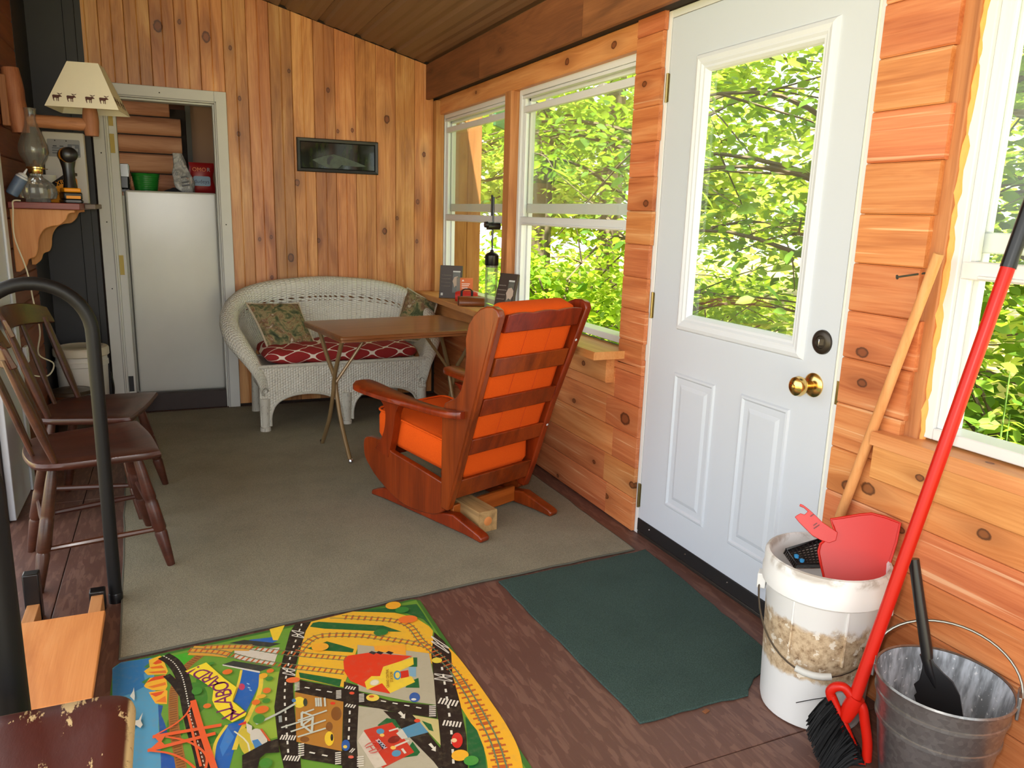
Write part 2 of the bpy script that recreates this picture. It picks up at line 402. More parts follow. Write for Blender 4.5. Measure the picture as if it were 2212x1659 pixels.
def rib_profile(x1, wdt):
    pts = []; k = int(round(wdt/.235))
    for j in range(k):
        a = x1-j*.235
        pts += [(a, 0), (a-.02, 0), (a-.034, .014), (a-.06, .014), (a-.074, 0), (a-.10, 0), (a-.125, .004), (a-.15, 0), (a-.18, .004), (a-.205, 0)]
    pts.append((x1-wdt, 0)); return pts
for k in range(6):
    x1 = 1.70-k*.705+.02; pr_ = rib_profile(x1, .705)
    vs = []; n = len(pr_)
    for Y in (-1.4, YB-.002):
        vs += [(a, Y, ceil_z(a)+h-.002*(k % 2)) for a, h in pr_]
    for Y in (-1.4, YB-.002):
        vs += [(a, Y, ceil_z(a)+h+.003-.002*(k % 2)) for a, h in pr_]
    fs = [(i, i+1, n+i+1, n+i) for i in range(n-1)]+[(2*n+i, 3*n+i, 3*n+i+1, 2*n+i+1) for i in range(n-1)]+[(i, 2*n+i, 2*n+i+1, i+1) for i in range(n-1)]+[(n+i, n+i+1, 3*n+i+1, 3*n+i) for i in range(n-1)]
    MB().add(vs, fs).build('roof_panel', ROOF, ceiling, smooth=False)

# right wall: framing with openings, horizontal cedar boards on it
WZ0, WZ1 = .78, 1.975
m = MB()
def wbx(y0, y1, z0, z1): m.box((1.76, y0, z0), (1.86, y1, z1))
wbx(5.28, 5.348, 0, 2.3); wbx(4.02, 5.28, 0, WZ0-.03); wbx(4.02, 5.28, WZ1+.005, 2.3); wbx(2.80, 4.02, 0, WZ0-.03); wbx(2.80, 4.02, WZ1+.005, 2.3)
wbx(2.625, 2.80, 0, 2.3); wbx(1.598, 2.625, 2.075, 2.3); wbx(1.36, 1.598, 0, 2.3); wbx(.26, 1.36, 0, WZ0-.03); wbx(.26, 1.36, 2.0, 2.3); wbx(-1.4, .26, 0, 2.3)
wall_right = m.build('wall_right', SHEATH); struct(wall_right)
def sid(yf, yn, z0, z1, ks=()):       # far end, near end
    kk = [(yf-y, z-z0, r) for y, z, r in ks if yn < y < yf and z0 < z < z1]
    return board('siding_board', wall_right, (1.76, yf, z0+.0006), (0, -1, 0), (0, 0, 1), yf-yn, z1-z0-.0012, .018, SIDING, .004, kk)
KS = []
for px, py, r in ((1350, 905, .028), (1240, 866, .012), (1283, 998, .010), (1365, 1048, .016), (1310, 1072, .013), (1862, 828, .013), (1862, 762, .016), (1875, 1056, .018), (1830, 1050, .016), (2125, 1155, .014), (2100, 1160, .008), (1945, 1145, .01), (1395, 440, .014), (1392, 182, .012), (1430, 850, .013), (1205, 1028, .01)):
    p = wr(px, py, 1.742); KS.append((p.y, p.z, r))
ROW = [.004]+[.018+.1327*k for k in range(1, 18)]
joints = {0: 2.83, 1: 2.86, 2: 2.80, 3: 2.87, 4: 2.81}
for k in range(len(ROW)-1):
    a, b = ROW[k], ROW[k+1]
    if b < .70:                                   # below the far windows, with butt joints
        j = joints.get(k, 2.8); b2 = b
        sid(5.335, j+1.25+.2*(k % 3), a, b, KS); sid(j+1.249+.2*(k % 3), j+.001, a, b, KS); sid(j, 2.612, a, b, KS)
    elif b < 2.2: sid(2.795, 2.612+.003*(k % 3), a, b, KS)
    if b < 2.2: sid(1.597, 1.386-.007*(k % 4) if b > .75 else -.5, a, b, KS)
sid(5.335, 2.612, ROW[5], .748, KS)
for z0, z1 in ((2.077, 2.145), (2.145, 2.30)): sid(2.611, 1.598, z0, z1, ())
sid(2.795, 2.612, 2.1425, 2.30, ()); sid(1.597, -.5, 2.1425, 2.30, ())
# framing around the windows
def trim(n, lo, hi, mat, bevel=.003): o = MB().box(lo, hi).build('trim_%d' % n, mat, bevel=bevel); return struct(o)
trim(2, (1.715, 5.255, .765), (1.775, 5.327, 2.06), STUD)                          # corner post
trim(3, (1.735, 4.02, .765), (1.80, 4.105, 1.97), STUD)                            # post between the windows
lint = board('trim_4', None, (1.79, 5.33, 1.968), (0, -1, 0), (0, 0, 1), 2.535, .105, .045, LEDGE, .004, [(1.93, .05, .016), (.75, .06, .01), (2.35, .05, .016)]); struct(lint)
st = MB().box((1.758, 1.338, .77), (1.80, 1.39, 2.02)).build('trim_5', STUD, bevel=.003); struct(st)
# yellow foam squeezed between stud and window frame
FOAM = plain('expanding_foam', (240, 166, 84), .6, var=.12, nscale=40, bump=.5, bscale=60)
pts = [(1.775+rng.uniform(-.004, .006), 1.338+rng.uniform(-.004, .003), z) for z in np.linspace(.77, 2.0, 46)]
foam = MB().tube(pts, [rng.uniform(.008, .014) for _ in pts], 8).build('trim_6', FOAM); struct(foam)

# beam under the ceiling edge, three boards
bz = [(5.33, 4.33), (4.328, 3.12), (3.118, -1.4)]
beam = MB().box((1.69, -1.4, 2.075), (1.755, 5.33, 2.27)).build('trim_7', SHEATH); struct(beam)
for i, (a, b) in enumerate(bz):
    board('beam_board', beam, (1.69, a, 2.066), (0, -1, 0), (0, 0, 1), a-b, .226, .024, BEAMW, .003, [(.3, .1, .014)] if i == 1 else [(.1, .17, .01)])

# ledge along the far windows
ledge = board('trim_8', None, (1.592, 5.33, .732), (0, -1, 0), (1, 0, 0), 2.585, .205, .034, LEDGE, .005, [(1.2, .1, .012)]); struct(ledge)
apr = board('apron_board', ledge, (0, 0, 0), (1, 0, 0), (0, 1, 0), 2.5, .118, .042, LEDGE, .004, [(2.3, .05, .012)])
apr.matrix_basis = ledge.matrix_basis.inverted() @ frame_mat((1.7415, 5.32, .6135), (0, -1, 0), (0, 0, 1))
# ledge under the near window
ledge2 = board('trim_9', None, (1.700, 1.432, .738), (0, -1, 0), (1, 0, 0), 1.4, .10, .036, LEDGE, .005, [(.3, .05, .008)]); struct(ledge2)
ap2 = board('apron_board', ledge2, (0, 0, 0), (1, 0, 0), (0, 1, 0), 1.4, .095, .028, LEDGE, .004, [(.15, .05, .010)])
ap2.matrix_basis = ledge2.matrix_basis.inverted() @ frame_mat((1.7415, 1.43, .642), (0, -1, 0), (0, 0, 1))

# windows: vinyl double hung, lower sash pushed up
def window(n, y0, y1, z0, z1, X, rail, railtop, lab_open=True):
    fw = .05
    m = MB()
    m.box((X, y0, z0), (X+.08, y0+.028, z1)); m.box((X, y1-.028, z0), (X+.08, y1, z1)); m.box((X, y0+.028, z1-.035), (X+.08, y1-.028, z1)); m.box((X, y0+.028, z0), (X+.08, y1-.028, z0+.03))
    o = m.build('window_%d' % n, VINYL, bevel=.003); struct(o)
    for s, yy in ((1, y0+.028), (-1, y1-.028)):     # balance tracks, stepped
        t = MB(); a, b = sorted((yy, yy+s*.022)); t.box((X+.012, a, z0+.03), (X+.03, b, z1-.035))
        a, b = sorted((yy, yy+s*.012)); t.box((X+.03, a, z0+.03), (X+.05, b, z1-.035))
        a, b = sorted((yy, yy+s*.026)); t.box((X+.05, a, z0+.03), (X+.075, b, z1-.035))
        t.build('track', VINYL, o, bevel=.002)
    st_ = MB().box((X+.004, y0+.01, z1-.052), (X+.03, y1-.01, z1-.036)).build('head_stop', VINYL, o, bevel=.003)
    ya, yb_ = y0+.03, y1-.03
    s = MB()                                   # inner sash, raised
    s.box((X+.010, ya, rail), (X+.036, yb_, rail+.045)); s.box((X+.010, ya, railtop-.035), (X+.036, yb_, railtop))
    s.box((X+.014, ya, rail+.045), (X+.034, ya+.032, railtop-.035)); s.box((X+.014, yb_-.032, rail+.045), (X+.034, yb_, railtop-.035))
    so = s.build('lower_sash', VINYL, o, bevel=.004)
    MB().box((X+.002, ya+.05, rail+.004), (X+.012, yb_-.05, rail+.012)).build('lift_rail', VINYL, so, bevel=.002)
    MB().box((X+.022, ya+.03, rail+.043), (X+.026, yb_-.03, railtop-.034)).build('pane', GLASS, so)
    s = MB()
    rb = rail+.065
    s.box((X+.042, ya, rb), (X+.066, yb_, rb+.05)); s.box((X+.042, ya, rb+.05), (X+.066, ya+.03, z1-.04)); s.box((X+.042, yb_-.03, rb+.05), (X+.066, yb_, z1-.04)); s.box((X+.042, ya, z1-.065), (X+.066, yb_, z1-.036))
    uo = s.build('upper_sash', VINYL, o, bevel=.004)
    MB().box((X+.052, ya+.03, rb+.045), (X+.056, yb_-.03, z1-.05)).build('pane', GLASS, uo)
    for yy in (ya+.3, yb_-.3): MB().box((X+.008, yy-.025, railtop-.004), (X+.03, yy+.025, railtop+.008)).build('sash_lock', VINYL, so, bevel=.003)
    return o
window(1, 4.11, 5.285, WZ0, WZ1, 1.778, 1.262, 1.885)
window(2, 2.815, 4.005, WZ0, WZ1, 1.778, 1.262, 1.885)
window(3, .28, 1.335, WZ0, 2.0, 1.772, 1.192, 1.90)

# ---------------------------------------------------------------- front door
fr = MB()
fr.box((1.762, 2.592, 0), (1.86, 2.624, 2.073)); fr.box((1.762, 1.598, 0), (1.86, 1.628, 2.073)); fr.box((1.762, 1.628, 2.046), (1.86, 2.592, 2.073))
frame = fr.build('trim_10', VINYL, bevel=.002); struct(frame)
sill = MB().box((1.762, 1.628, 0), (1.86, 2.592, .014)).build('threshold', plain('threshold_metal', (60, 56, 52), .5, .6), frame, bevel=.003)
MB().tube([(1.766, 1.632, .05), (1.766, 1.632, 2.04)], .006, 8).build('weatherstrip', plain('weatherstrip', (222, 224, 214), .7), frame)
D0, D1, DZ0, DZ1 = 1.640, 2.588, .018, 2.044
FX = 1.764                                      # room face of the slab
GL0, GL1, GZ0, GZ1 = 1.765, 2.418, .905, 1.890
s = MB()
s.box((FX, D0, DZ0), (FX+.044, GL0, DZ1)); s.box((FX, GL1, DZ0), (FX+.044, D1, DZ1)); s.box((FX, GL0, GZ1), (FX+.044, GL1, DZ1)); s.box((FX, GL0, DZ0), (FX+.044, GL1, GZ0))
door = s.build('door_1', DOORP, smooth=False); struct(door)
ff = lambda a, b, h: (FX-h, a, b)
# moulded frame of the glass
m = MB(); ls = []
for ins, h in ((0, 0), (.006, .010), (.018, .014), (.030, .010), (.036, .010), (.044, .004), (.052, .004), (.060, -.006), (.064, -.016)):
    ls.append([ff(GL0+ins, GZ0+ins, h), ff(GL1-ins, GZ0+ins, h), ff(GL1-ins, GZ1-ins, h), ff(GL0+ins, GZ1-ins, h)])
m.loops(ls, False, False); m.build('lite_frame', WHITEP, door, smooth=False)
MB().box((FX+.016, GL0+.02, GZ0+.02), (FX+.024, GL1-.02, GZ1-.02)).build('pane', GLASS, door)
for y0, y1 in ((2.165, 2.412), (1.795, 2.026)):
    lev = ((0, 0), (.005, .006), (.012, .007), (.018, .001), (.024, -.004), (.030, -.004), (.052, .004), (.056, .005))
    m = rect_profile((y0, .193), (y1, .741), lev, ff); m.build('raised_panel', DOORP, door, smooth=False)
SWEEP = plain('door_sweep', (24, 23, 24), .55, var=.2)
sw = MB().box((FX-.006, D0, DZ0), (FX, D1, .072)).build('door_sweep', SWEEP, door, bevel=.002)
for yy in (1.75, 2.0, 2.25, 2.5): MB().lathe([(.0, 0), (.004, 0), (.003, .002), (0, .003)], 8, frame_mat((FX-.006, yy, .052), (0, 1, 0), (0, 0, 1)) @ Matrix.Rotation(math.pi, 4, 'X')).build('screw', CHROME, sw)
def axis_mat(p, d):
    d = Vector(d).normalized(); q = Vector((0, 0, 1)).rotation_difference(d); return Matrix.Translation(p) @ q.to_matrix().to_4x4()
ky = 1.712
kb = MB().lathe([(0, 0), (.037, 0), (.037, .004), (.030, .010), (.014, .013), (.013, .034), (.016, .040), (.027, .048), (.031, .060), (.028, .073), (.018, .081), (0, .083)], 28, axis_mat((FX, ky, .838), (-1, 0, 0))).build('door_knob', BRASS, door)
MB().lathe([(0, .083), (.008, .083), (.008, .086), (0, .087)], 16, axis_mat((FX, ky, .838), (-1, 0, 0))).build('lock_button', BRASS, kb)
db = MB().lathe([(0, 0), (.037, 0), (.036, .006), (.030, .010), (.020, .0105), (.018, .007), (.008, .007), (0, .007)], 28, axis_mat((FX, 1.697, .972), (-1, 0, 0))).build('deadbolt', plain('dark_bronze', (70, 64, 58), .35, .8), door)
MB().box((FX-.017, 1.695, .962), (FX-.006, 1.699, .982)).build('thumb_turn', CHROME, db, bevel=.001)
for hz in (1.80, .978, .172):
    h = MB(); h.box((1.7605, 2.583, hz-.05), (1.7625, 2.605, hz+.05)); hg = h.build('hinge', DULLBRASS, frame)
    MB().tube([(1.757, 2.590, hz-.052), (1.757, 2.590, hz+.052)], .0055, 10).build('hinge_pin', DULLBRASS, hg)
MB().box((1.7595, 1.592, .80), (1.7625, 1.622, .87)).build('strike_plate', DULLBRASS, frame)

# white frame of the inner doorway
m = MB()
m.box((-.372, 5.306, 0), (-.300, 5.348, 2.0)); m.box((.304, 5.306, 0), (.376, 5.348, 2.0)); m.box((-.300, 5.306, 1.928), (.304, 5.348, 2.0))
m.box((-.312, 5.348, 0), (-.290, 5.44, 1.94)); m.box((.294, 5.348, 0), (.316, 5.44, 1.94)); m.box((-.29, 5.348, 1.918), (.294, 5.44, 1.94))
m.box((-.29, 5.352, 0), (-.246, 5.43, 1.918)); dfr = m.build('trim_11', CREAM, bevel=.003); struct(dfr)
m = MB(); 
for a, b in (((-.312, 5.3045, 0), (-.307, 5.306, 1.94)), ((.310, 5.3045, 0), (.315, 5.306, 1.94)), ((-.312, 5.3045, 1.934), (.315, 5.306, 1.939))): m.box(a, b)
m.build('bead_line', plain('grey_bead', (150, 150, 146), .6), dfr)
for z, hh in ((1.80, .04), (1.66, .055), (.94, .06)): MB().box((-.287, 5.3495, z-hh), (-.262, 5.352, z+hh)).build('brass_plate', plain('plate_brass', (150, 130, 66), .5, .6), dfr)
MB().box((-.287, 5.3495, .14), (-.258, 5.352, .24)).build('dark_plate', BLACKP, dfr)
for x, z in ((-.335, 1.6), (-.335, 1.2), (-.335, .8), (.34, 1.2), (.34, .55), (0, 1.965)): MB().lathe([(0, 0), (.004, 0), (.003, .001), (0, .0015)], 8, axis_mat((x, 5.306, z), (0, -1, 0))).build('nail_head', BLACKP, dfr)
MB().box((-.245, 5.350, 0), (.294, 5.40, .115)).build('riser', plain('dark_riser', (54, 42, 38), .6, var=.2), dfr, bevel=.003)

# left wall: brown boards, black painted at the far end, white door near the camera
LW = wood('left_wall_wood', (84, 42, 22), (116, 62, 34), (134, 76, 44), rough=.55, var=.1, knots=True)
wl = MB().box((-.75, 3.55, 0), (-.678, 5.348, 2.88)).build('wall_left', SHEATH); struct(wl)
for k in range(21):
    z0 = .004+k*.1365
    board('siding_board', wl, (-.678, 4.045, z0), (0, 1, 0), (0, 0, 1), .80, .135, .018, LW, .005)
MB().box((-.678, 4.85, 0), (-.659, 5.325, 2.86)).build('black_panel', BLACKP, wl)
wd = MB().box((-.678, 3.58, .004), (-.652, 4.04, 2.1)).build('door_2', WHITEP, bevel=.003); struct(wd)
MB().box((-.652, 3.965, .004), (-.642, 4.04, 2.1)).build('casing', WHITEP, wd, bevel=.003)

# small room behind the doorway
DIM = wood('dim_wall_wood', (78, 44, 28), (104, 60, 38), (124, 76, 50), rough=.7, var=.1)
m = MB(); m.box((-1.25, 5.44, -.02), (1.25, 5.4401, 0)); 
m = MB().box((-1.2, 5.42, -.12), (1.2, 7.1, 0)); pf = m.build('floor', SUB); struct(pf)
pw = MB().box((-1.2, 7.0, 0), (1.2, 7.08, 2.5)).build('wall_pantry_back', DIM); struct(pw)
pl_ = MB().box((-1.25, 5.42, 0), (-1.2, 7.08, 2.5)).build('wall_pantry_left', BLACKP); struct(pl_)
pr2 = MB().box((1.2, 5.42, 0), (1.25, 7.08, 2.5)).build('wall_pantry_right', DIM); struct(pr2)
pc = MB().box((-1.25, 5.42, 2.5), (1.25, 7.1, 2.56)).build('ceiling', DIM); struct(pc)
pp = MB().box((.20, 6.45, 1.0), (1.1, 6.49, 2.12)).build('wall_pantry_partition', plain('tan_panel', (150, 112, 84), .6, var=.06, nscale=5)); struct(pp)
MB().box((.165, 6.43, 1.0), (.20, 6.50, 2.12)).build('edge_strip', plain('grey_strip', (96, 92, 84), .6), pp)
tr = MB().bar((.10, 6.40, 2.10), (.62, 6.40, 2.10), .03, .034).build('trim_12', LEDGE); struct(tr)
SLABW = wood('slab_wood', (140, 84, 58), (186, 130, 98), (206, 156, 124), rough=.7, var=.12, freq=7)
zz = 1.02
pw2 = MB().box((-.32, 6.39, 0), (.16, 6.42, 1.99)).build('wall_pantry_log', SUB); struct(pw2)
for k, h in enumerate((.125, .115, .13, .12, .135, .12, .125, .12)):
    L = .43 if k < 7 else .36
    prof = [(0, 0), (-.03, .012), (-.045, h*.3), (-.045, h*.7), (-.03, h-.012), (0, h)]
    MB().prism([(a, b+zz) for a, b in prof], -.30, -.30+L, lambda a, b, h_: (h_, 6.39+a, b)).build('log_slab', SLABW, pw2, bevel=.004)
    zz += h+.006
# ---------------------------------------------------------------- floor coverings
def carpet(name, a, b, sc=260):
    t = NT(name); v = t.obj(); n = t.noise(v, sc, 3, .7); n2 = t.noise(v, 5, 4)
    base = t.mix(t.step(n, .3, .7), lin(a), lin(b)); base = t.mix(t.math('MULTIPLY', t.step(n2, .35, .75), .25), base, lin(tuple(int(x*.8) for x in a)))
    t.set(Base_Color=base, Roughness=.95); t.b.inputs['Specular IOR Level'].default_value = .15; t.bump(n, .6, .004); return t.m
RUGM = carpet('grey_green_carpet', (124, 119, 102), (154, 148, 128)); MATM = carpet('dark_green_carpet', (50, 68, 64), (72, 92, 86))
def slab_outline(pts, h, name, mat, label, cat, z0=.0005, edge=None):
    m = MB(); m.prism(pts, z0, h, lambda a, b, z: (a, b, z)); o = m.build(name, mat, bevel=.002); tag(o, label, cat)
    if edge:
        r = MB().tube([(a, b, h*.7) for a, b in pts], .004, 6, closed=True).build('binding', edge, o)
    return o
def wob(a, b, n, amp=.004): return [(a[0]+(b[0]-a[0])*i/n+rng.uniform(-amp, amp), a[1]+(b[1]-a[1])*i/n+rng.uniform(-amp, amp)) for i in range(n)]
rp = wob((-.205, 2.305), (1.655, 2.445), 24)+wob((1.655, 2.445), (1.64, 5.28), 30)+wob((1.64, 5.28), (-.30, 5.285), 10)+wob((-.30, 5.285), (-.205, 2.305), 20)
slab_outline(rp, .009, 'area_rug', RUGM, 'large grey green carpet rug under the rocking chair and table', 'rug', edge=plain('rug_edge', (88, 86, 74), .9))
mp_ = wob((1.03, 2.378), (1.70, 2.424), 10)+wob((1.70, 2.424), (1.64, 1.60), 14)+wob((1.64, 1.60), (1.50, 1.552), 4)+wob((1.50, 1.552), (1.425, 1.495), 3)+wob((1.425, 1.495), (1.073, 1.50), 8)+wob((1.073, 1.50), (1.03, 2.378), 14)
slab_outline(mp_, .007, 'door_mat', MATM, 'dark green carpet mat in front of the white door', 'mat')

# ---------------------------------------------------------------- rocking chair
rk = thing('rocking_chair', 'stained maple rocking chair with orange cushions, seen from behind', 'chair', (1.2834, 2.832, .0095), math.radians(22))
sidef = lambda s: (lambda v, z, h: (s*h, v, z))
post = [(.008, .893), (-.02, .928), (-.055, .957), (-.090, .970), (-.125, .972), (-.150, .962), (-.160, .937), (-.002, .502), (.094, .206), (.140, .086), (.185, .088), (.183, .30), (.181, .47), (.176, .51), (.16, .548), (.128, .566), (.092, .585), (.06, .625), (.038, .685), (.028, .76), (.029, .833)]
sup = bez2([(.63, .492), (.585, .46), (.568, .42), (.578, .345), (.615, .275), (.65, .24)])+bez2([(.55, .22), (.525, .30), (.508, .37), (.497, .43), (.47, .478)])
skirt = bez2([(.60, .285), (.728, .275), (.738, .19), (.69, .135), (.625, .092), (.50, .040), (.39, .024), (.24, .040), (.17, .075)])+[(.17, .195), (.19, .203), (.35, .228), (.525, .252)]
arm_o = bez([(-.300, .728, 0), (-.335, .69, 0), (-.338, .62, 0), (-.315, .45, 0), (-.302, .30, 0), (-.306, .15, 0), (-.302, .06, 0), (-.284, .030, 0)], 5)
arm_i = bez([(-.222, .722, 0), (-.207, .69, 0), (-.205, .60, 0), (-.218, .45, 0), (-.240, .30, 0), (-.2505, .17, 0), (-.2505, .06, 0), (-.258, .030, 0)], 5)
basep = [(-.050, 0), (-.056, .018), (-.04, .030), (.12, .072), (.19, .060), (.45, .050), (.55, .062), (.60, .058), (.695, .024), (.70, 0), (.60, .006), (.05, .006)]
armz = lambda v: .497+.16*(v-.33)**2
for s in (-1, 1):
    MB().prism(post, .215, .250, lambda v, z, h: (s*(h+.045*max(0, z-.45)), v, z)).build('back_post', ROCKER, rk, bevel=.006)
    MB().prism(sup, .212, .249, sidef(s)).build('arm_support', ROCKER, rk, bevel=.006)
    MB().prism(skirt, .216, .246, sidef(s)).build('side_skirt', ROCKER, rk, bevel=.005)
    lo = []
    for p, q in zip(arm_o, arm_i):
        f = lambda k, h: Vector((-s*(p.x+(q.x-p.x)*k), p.y+(q.y-p.y)*k, armz(p.y+(q.y-p.y)*k)+h))
        lo.append([f(0, .006), f(.10, 0), f(.90, 0), f(1, .006), f(1, .022), f(.92, .028), f(.5, .0295), f(.08, .028), f(0, .022)])
    MB().loops(lo).build('armrest', ROCKER, rk, angle=50)
    MB().prism(basep, .188, .236 if s < 0 else .236, sidef(s)).build('base_rail', ROCKER, rk, bevel=.006)
lv = lambda z: -.160+(.937-z)*.3525
def slat(z0, z1, scallop=False):
    n = 24; top = [(-.215+.43*i/n, z1+(.006*abs(math.sin(3*math.pi*i/n)) if scallop else 0)) for i in range(n+1)]
    poly = [(-.215, z0), (.215, z0)]+top[::-1]
    return MB().prism(poly, .004, .024, lambda a, b, h: (a, lv(b)+h, b))
for z0, z1, sc in ((.868, .940, True), (.688, .765, False), (.518, .592, False), (.342, .414, False)): slat(z0, z1, sc).build('back_slat', ROCKER, rk, bevel=.004)
slat(.135, .225).build('rear_rail', ROCKER, rk, bevel=.004)
MB().box((-.215, .69, .17), (.215, .715, .265)).build('front_rail', ROCKER, rk, bevel=.004)
MB().box((-.19, .17, .012), (.19, .19, .085)).build('base_crossbar', wood('maple_light', (140, 60, 18), (170, 80, 28), (190, 98, 40), rough=.3), rk, bevel=.004)
def orange():
    t = NT('orange_upholstery'); v = t.obj(); n = t.noise(v, 420, 2, .6); n2 = t.noise(v, 8, 3)
    t.set(Base_Color=t.mix(n, lin((200, 66, 10)), lin((236, 98, 24))), Roughness=.95); t.b.inputs['Specular IOR Level'].default_value = .15; t.bump(n, .35, .002); return t.m
ORANGE = orange()
def soft_box(lo, hi, fn=lambda p: p, p=.35, n=18, tuft=None):
    """puffed cushion: superellipsoid filling the box"""
    c = [(a+b)/2 for a, b in zip(lo, hi)]; h = [(b-a)/2 for a, b in zip(lo, hi)]
    sg = lambda x, e: math.copysign(abs(x)**e, x)
    def f(a, b):
        th = -math.pi+2*math.pi*a; ph = -math.pi/2+math.pi*b
        x = sg(math.cos(ph), p*1.1)*sg(math.cos(th), p); y = sg(math.cos(ph), p*1.1)*sg(math.sin(th), p); z = sg(math.sin(ph), .75)
        if tuft: z *= tuft(x, y)
        return fn(Vector((c[0]+h[0]*x, c[1]+h[1]*y, c[2]+h[2]*z)))
    return MB().grid(n*4, n*2, f, closeu=True)
def pad(hx, hy, hz, fn, tuft=None, n=16, puff=.35, edge=.55):
    """box cushion from three-way loft: top and bottom grids with rounded rim"""
    m = MB(); prof = [(-1, 0), (-.92, .55), (-.7, .9), (-.3, 1), (.3, 1), (.7, .9), (.92, .55), (1, 0)]
    def outl(s):                                  # rounded rectangle, s in 0..1
        r = .03; per = []
        pts = rounded(-hx, -hy, hx, hy, min(.045, hx*.3), 5); return pts
    P = rounded(-hx, -hy, hx, hy, .04, 5)
    Q = []
    for i in range(len(P)):                        # subdivide long sides
        a = Vector(P[i]); b = Vector(P[(i+1) % len(P)]); k = max(1, int((b-a).length/.035))
        for j in range(k): Q.append(a+(b-a)*j/k)
    rings = []
    for ins, z in ((.03, -1), (.010, -.93), (0, -.6), (.0, .55), (.008, .90), (.022, .985)):
        rings.append([Vector((q.x*(1-ins/hx), q.y*(1-ins/hy), z*hz)) for q in Q])
    for sc in (.85, .65, .45, .25, .08):
        ring = []
        for q in Q:
            x, y = q.x*sc, q.y*sc; t = tuft(x/hx, y/hy) if tuft else 0
            ring.append(Vector((x, y, hz*(1+.10*(1-sc))+t)))
        rings.append(ring)
    m.loops([[fn(p) for p in r] for r in rings], True, True); return m
# seat cushion (tipped back) and buttoned back cushion
seatfn = lambda p: Vector((p.x, .40+p.y, .318+p.z+.10*p.y))
sc_ = pad(.208, .295, .072, seatfn).build('seat_cushion', ORANGE, rk, angle=60)
ring = rounded(-.207, -.294, .207, .294, .04, 5)
MB().tube([seatfn(Vector((a, b, .068))) for a, b in ring], .005, 6, closed=True).build('piping', ORANGE, sc_)
bd = Vector((0, -.3525, 1)).normalized(); bn = Vector((0, 1, .3525)).normalized()
def backfn(p): o = Vector((0, lv(.66)+.075, .66)); return o+Vector((p.x, 0, 0))+bd*p.y+bn*p.z
tf = lambda x, y: -.010*(max(0, math.cos(x*math.pi*2.5))**8+max(0, math.cos(y*math.pi*3))**8)
bc = pad(.209, .325, .052, backfn, tf).build('back_cushion', ORANGE, rk, angle=60)
for xx in (-.07, .07):
    MB().tube([backfn(Vector((xx, y, -.0535))) for y in np.linspace(-.28, .28, 8)], .0008, 5).build('seam', plain('orange_seam', (190, 64, 12), .9), bc)
for s, zz2 in ((1, .80), (1, .40)):
    MB().lathe([(0, 0), (.006, 0), (.005, .0015), (0, .002)], 10, axis_mat((s*.235, lv(zz2)-.001, zz2), (0, -1, -.35))).build('white_plug', WHITEP, rk)
# offcut of timber
end_a, end_b = fl(1033.7, 1153, .0095), fl(1067, 1144.5, .0095)
bx = (end_b-end_a).normalized(); by = Vector((-bx.y, bx.x, 0))
blk = board('timber_offcut', None, end_a+by*.195, -by, bx, .195, .092, .092, wood('fir_offcut', (120, 92, 58), (168, 132, 84), (196, 160, 108), knots=True, rough=.7, var=.02), .003)
tag(blk, 'short square timber offcut on the rug under the rocking chair', 'wood block')
endg = MB(); ep = end_a+bx*.046+Vector((0, 0, .046))-by*.0006
endg.lathe([(0, 0), (.020, 0), (.019, .0006), (0, .0008)], 20, axis_mat(ep, -by)); eo = endg.build('growth_ring', plain('end_grain', (206, 128, 66), .7), blk, world=False)
eo.matrix_basis = blk.matrix_basis.inverted()

# ---------------------------------------------------------------- wicker loveseat
def wicker(name, us, vs_, holes=False):
    t = NT(name); uv = t.n('TexCoord').outputs['UV']; sp = t.n('SeparateXYZ', Vector=uv); U, V = sp.outputs[0], sp.outputs[1]
    a = t.math('MULTIPLY', U, us*math.pi); b = t.math('MULTIPLY', V, vs_*math.pi)
    ra = t.math('ABSOLUTE', t.math('SINE', a)); rb = t.math('SINE', t.math('ADD', b, t.math('MULTIPLY', t.math('FLOOR', t.math('DIVIDE', a, math.pi)), math.pi)))
    h = t.math('ADD', t.math('MULTIPLY', ra, .6), t.math('MULTIPLY', t.math('MULTIPLY', ra, rb), .4))
    n = t.noise(t.obj(), 14, 4); n3 = t.noise(t.scl(t.obj(), (1, 1, .25)), 150, 2)
    base = t.mix(n, lin((198, 196, 182)), lin((226, 224, 212)))
    gap = t.math('MULTIPLY', t.step(n3, .60, .70), t.math('SUBTRACT', 1.0, t.step(ra, .25, .6)))
    base = t.mix(t.math('MULTIPLY', gap, .8), base, lin((96, 92, 82)))
    base = t.mix(t.math('MULTIPLY', t.math('SUBTRACT', 1.0, t.step(ra, .05, .5)), .28), base, lin((120, 116, 104)))
    t.set(Base_Color=base, Roughness=.55); t.bump(h, .8, .006)
    if holes:
        band = t.math('MULTIPLY', t.step(V, .455, .462), t.math('SUBTRACT', 1.0, t.step(V, .535, .542)))
        side = t.math('MULTIPLY', t.step(U, .14, .15), t.math('SUBTRACT', 1.0, t.step(U, .85, .86)))
        ph = t.math('MULTIPLY', U, 62*math.pi*2); pv = t.math('MULTIPLY', t.math('SUBTRACT', V, .458), 2*math.pi/.042)
        d = t.math('ADD', t.math('SINE', t.math('ADD', ph, t.math('MULTIPLY', t.math('SINE', pv), .8))), t.math('COSINE', pv))
        hole = t.math('MULTIPLY', t.math('MULTIPLY', band, side), t.step(d, .75, .95))
        tr = t.n('BsdfTransparent'); mx = t.n('MixShader'); t.put(mx.inputs[0], hole)
        t.t.links.new(t.b.outputs[0], mx.inputs[1]); t.t.links.new(tr.outputs[0], mx.inputs[2]); t.t.links.new(mx.outputs[0], t.out.inputs[0])
    return t.m
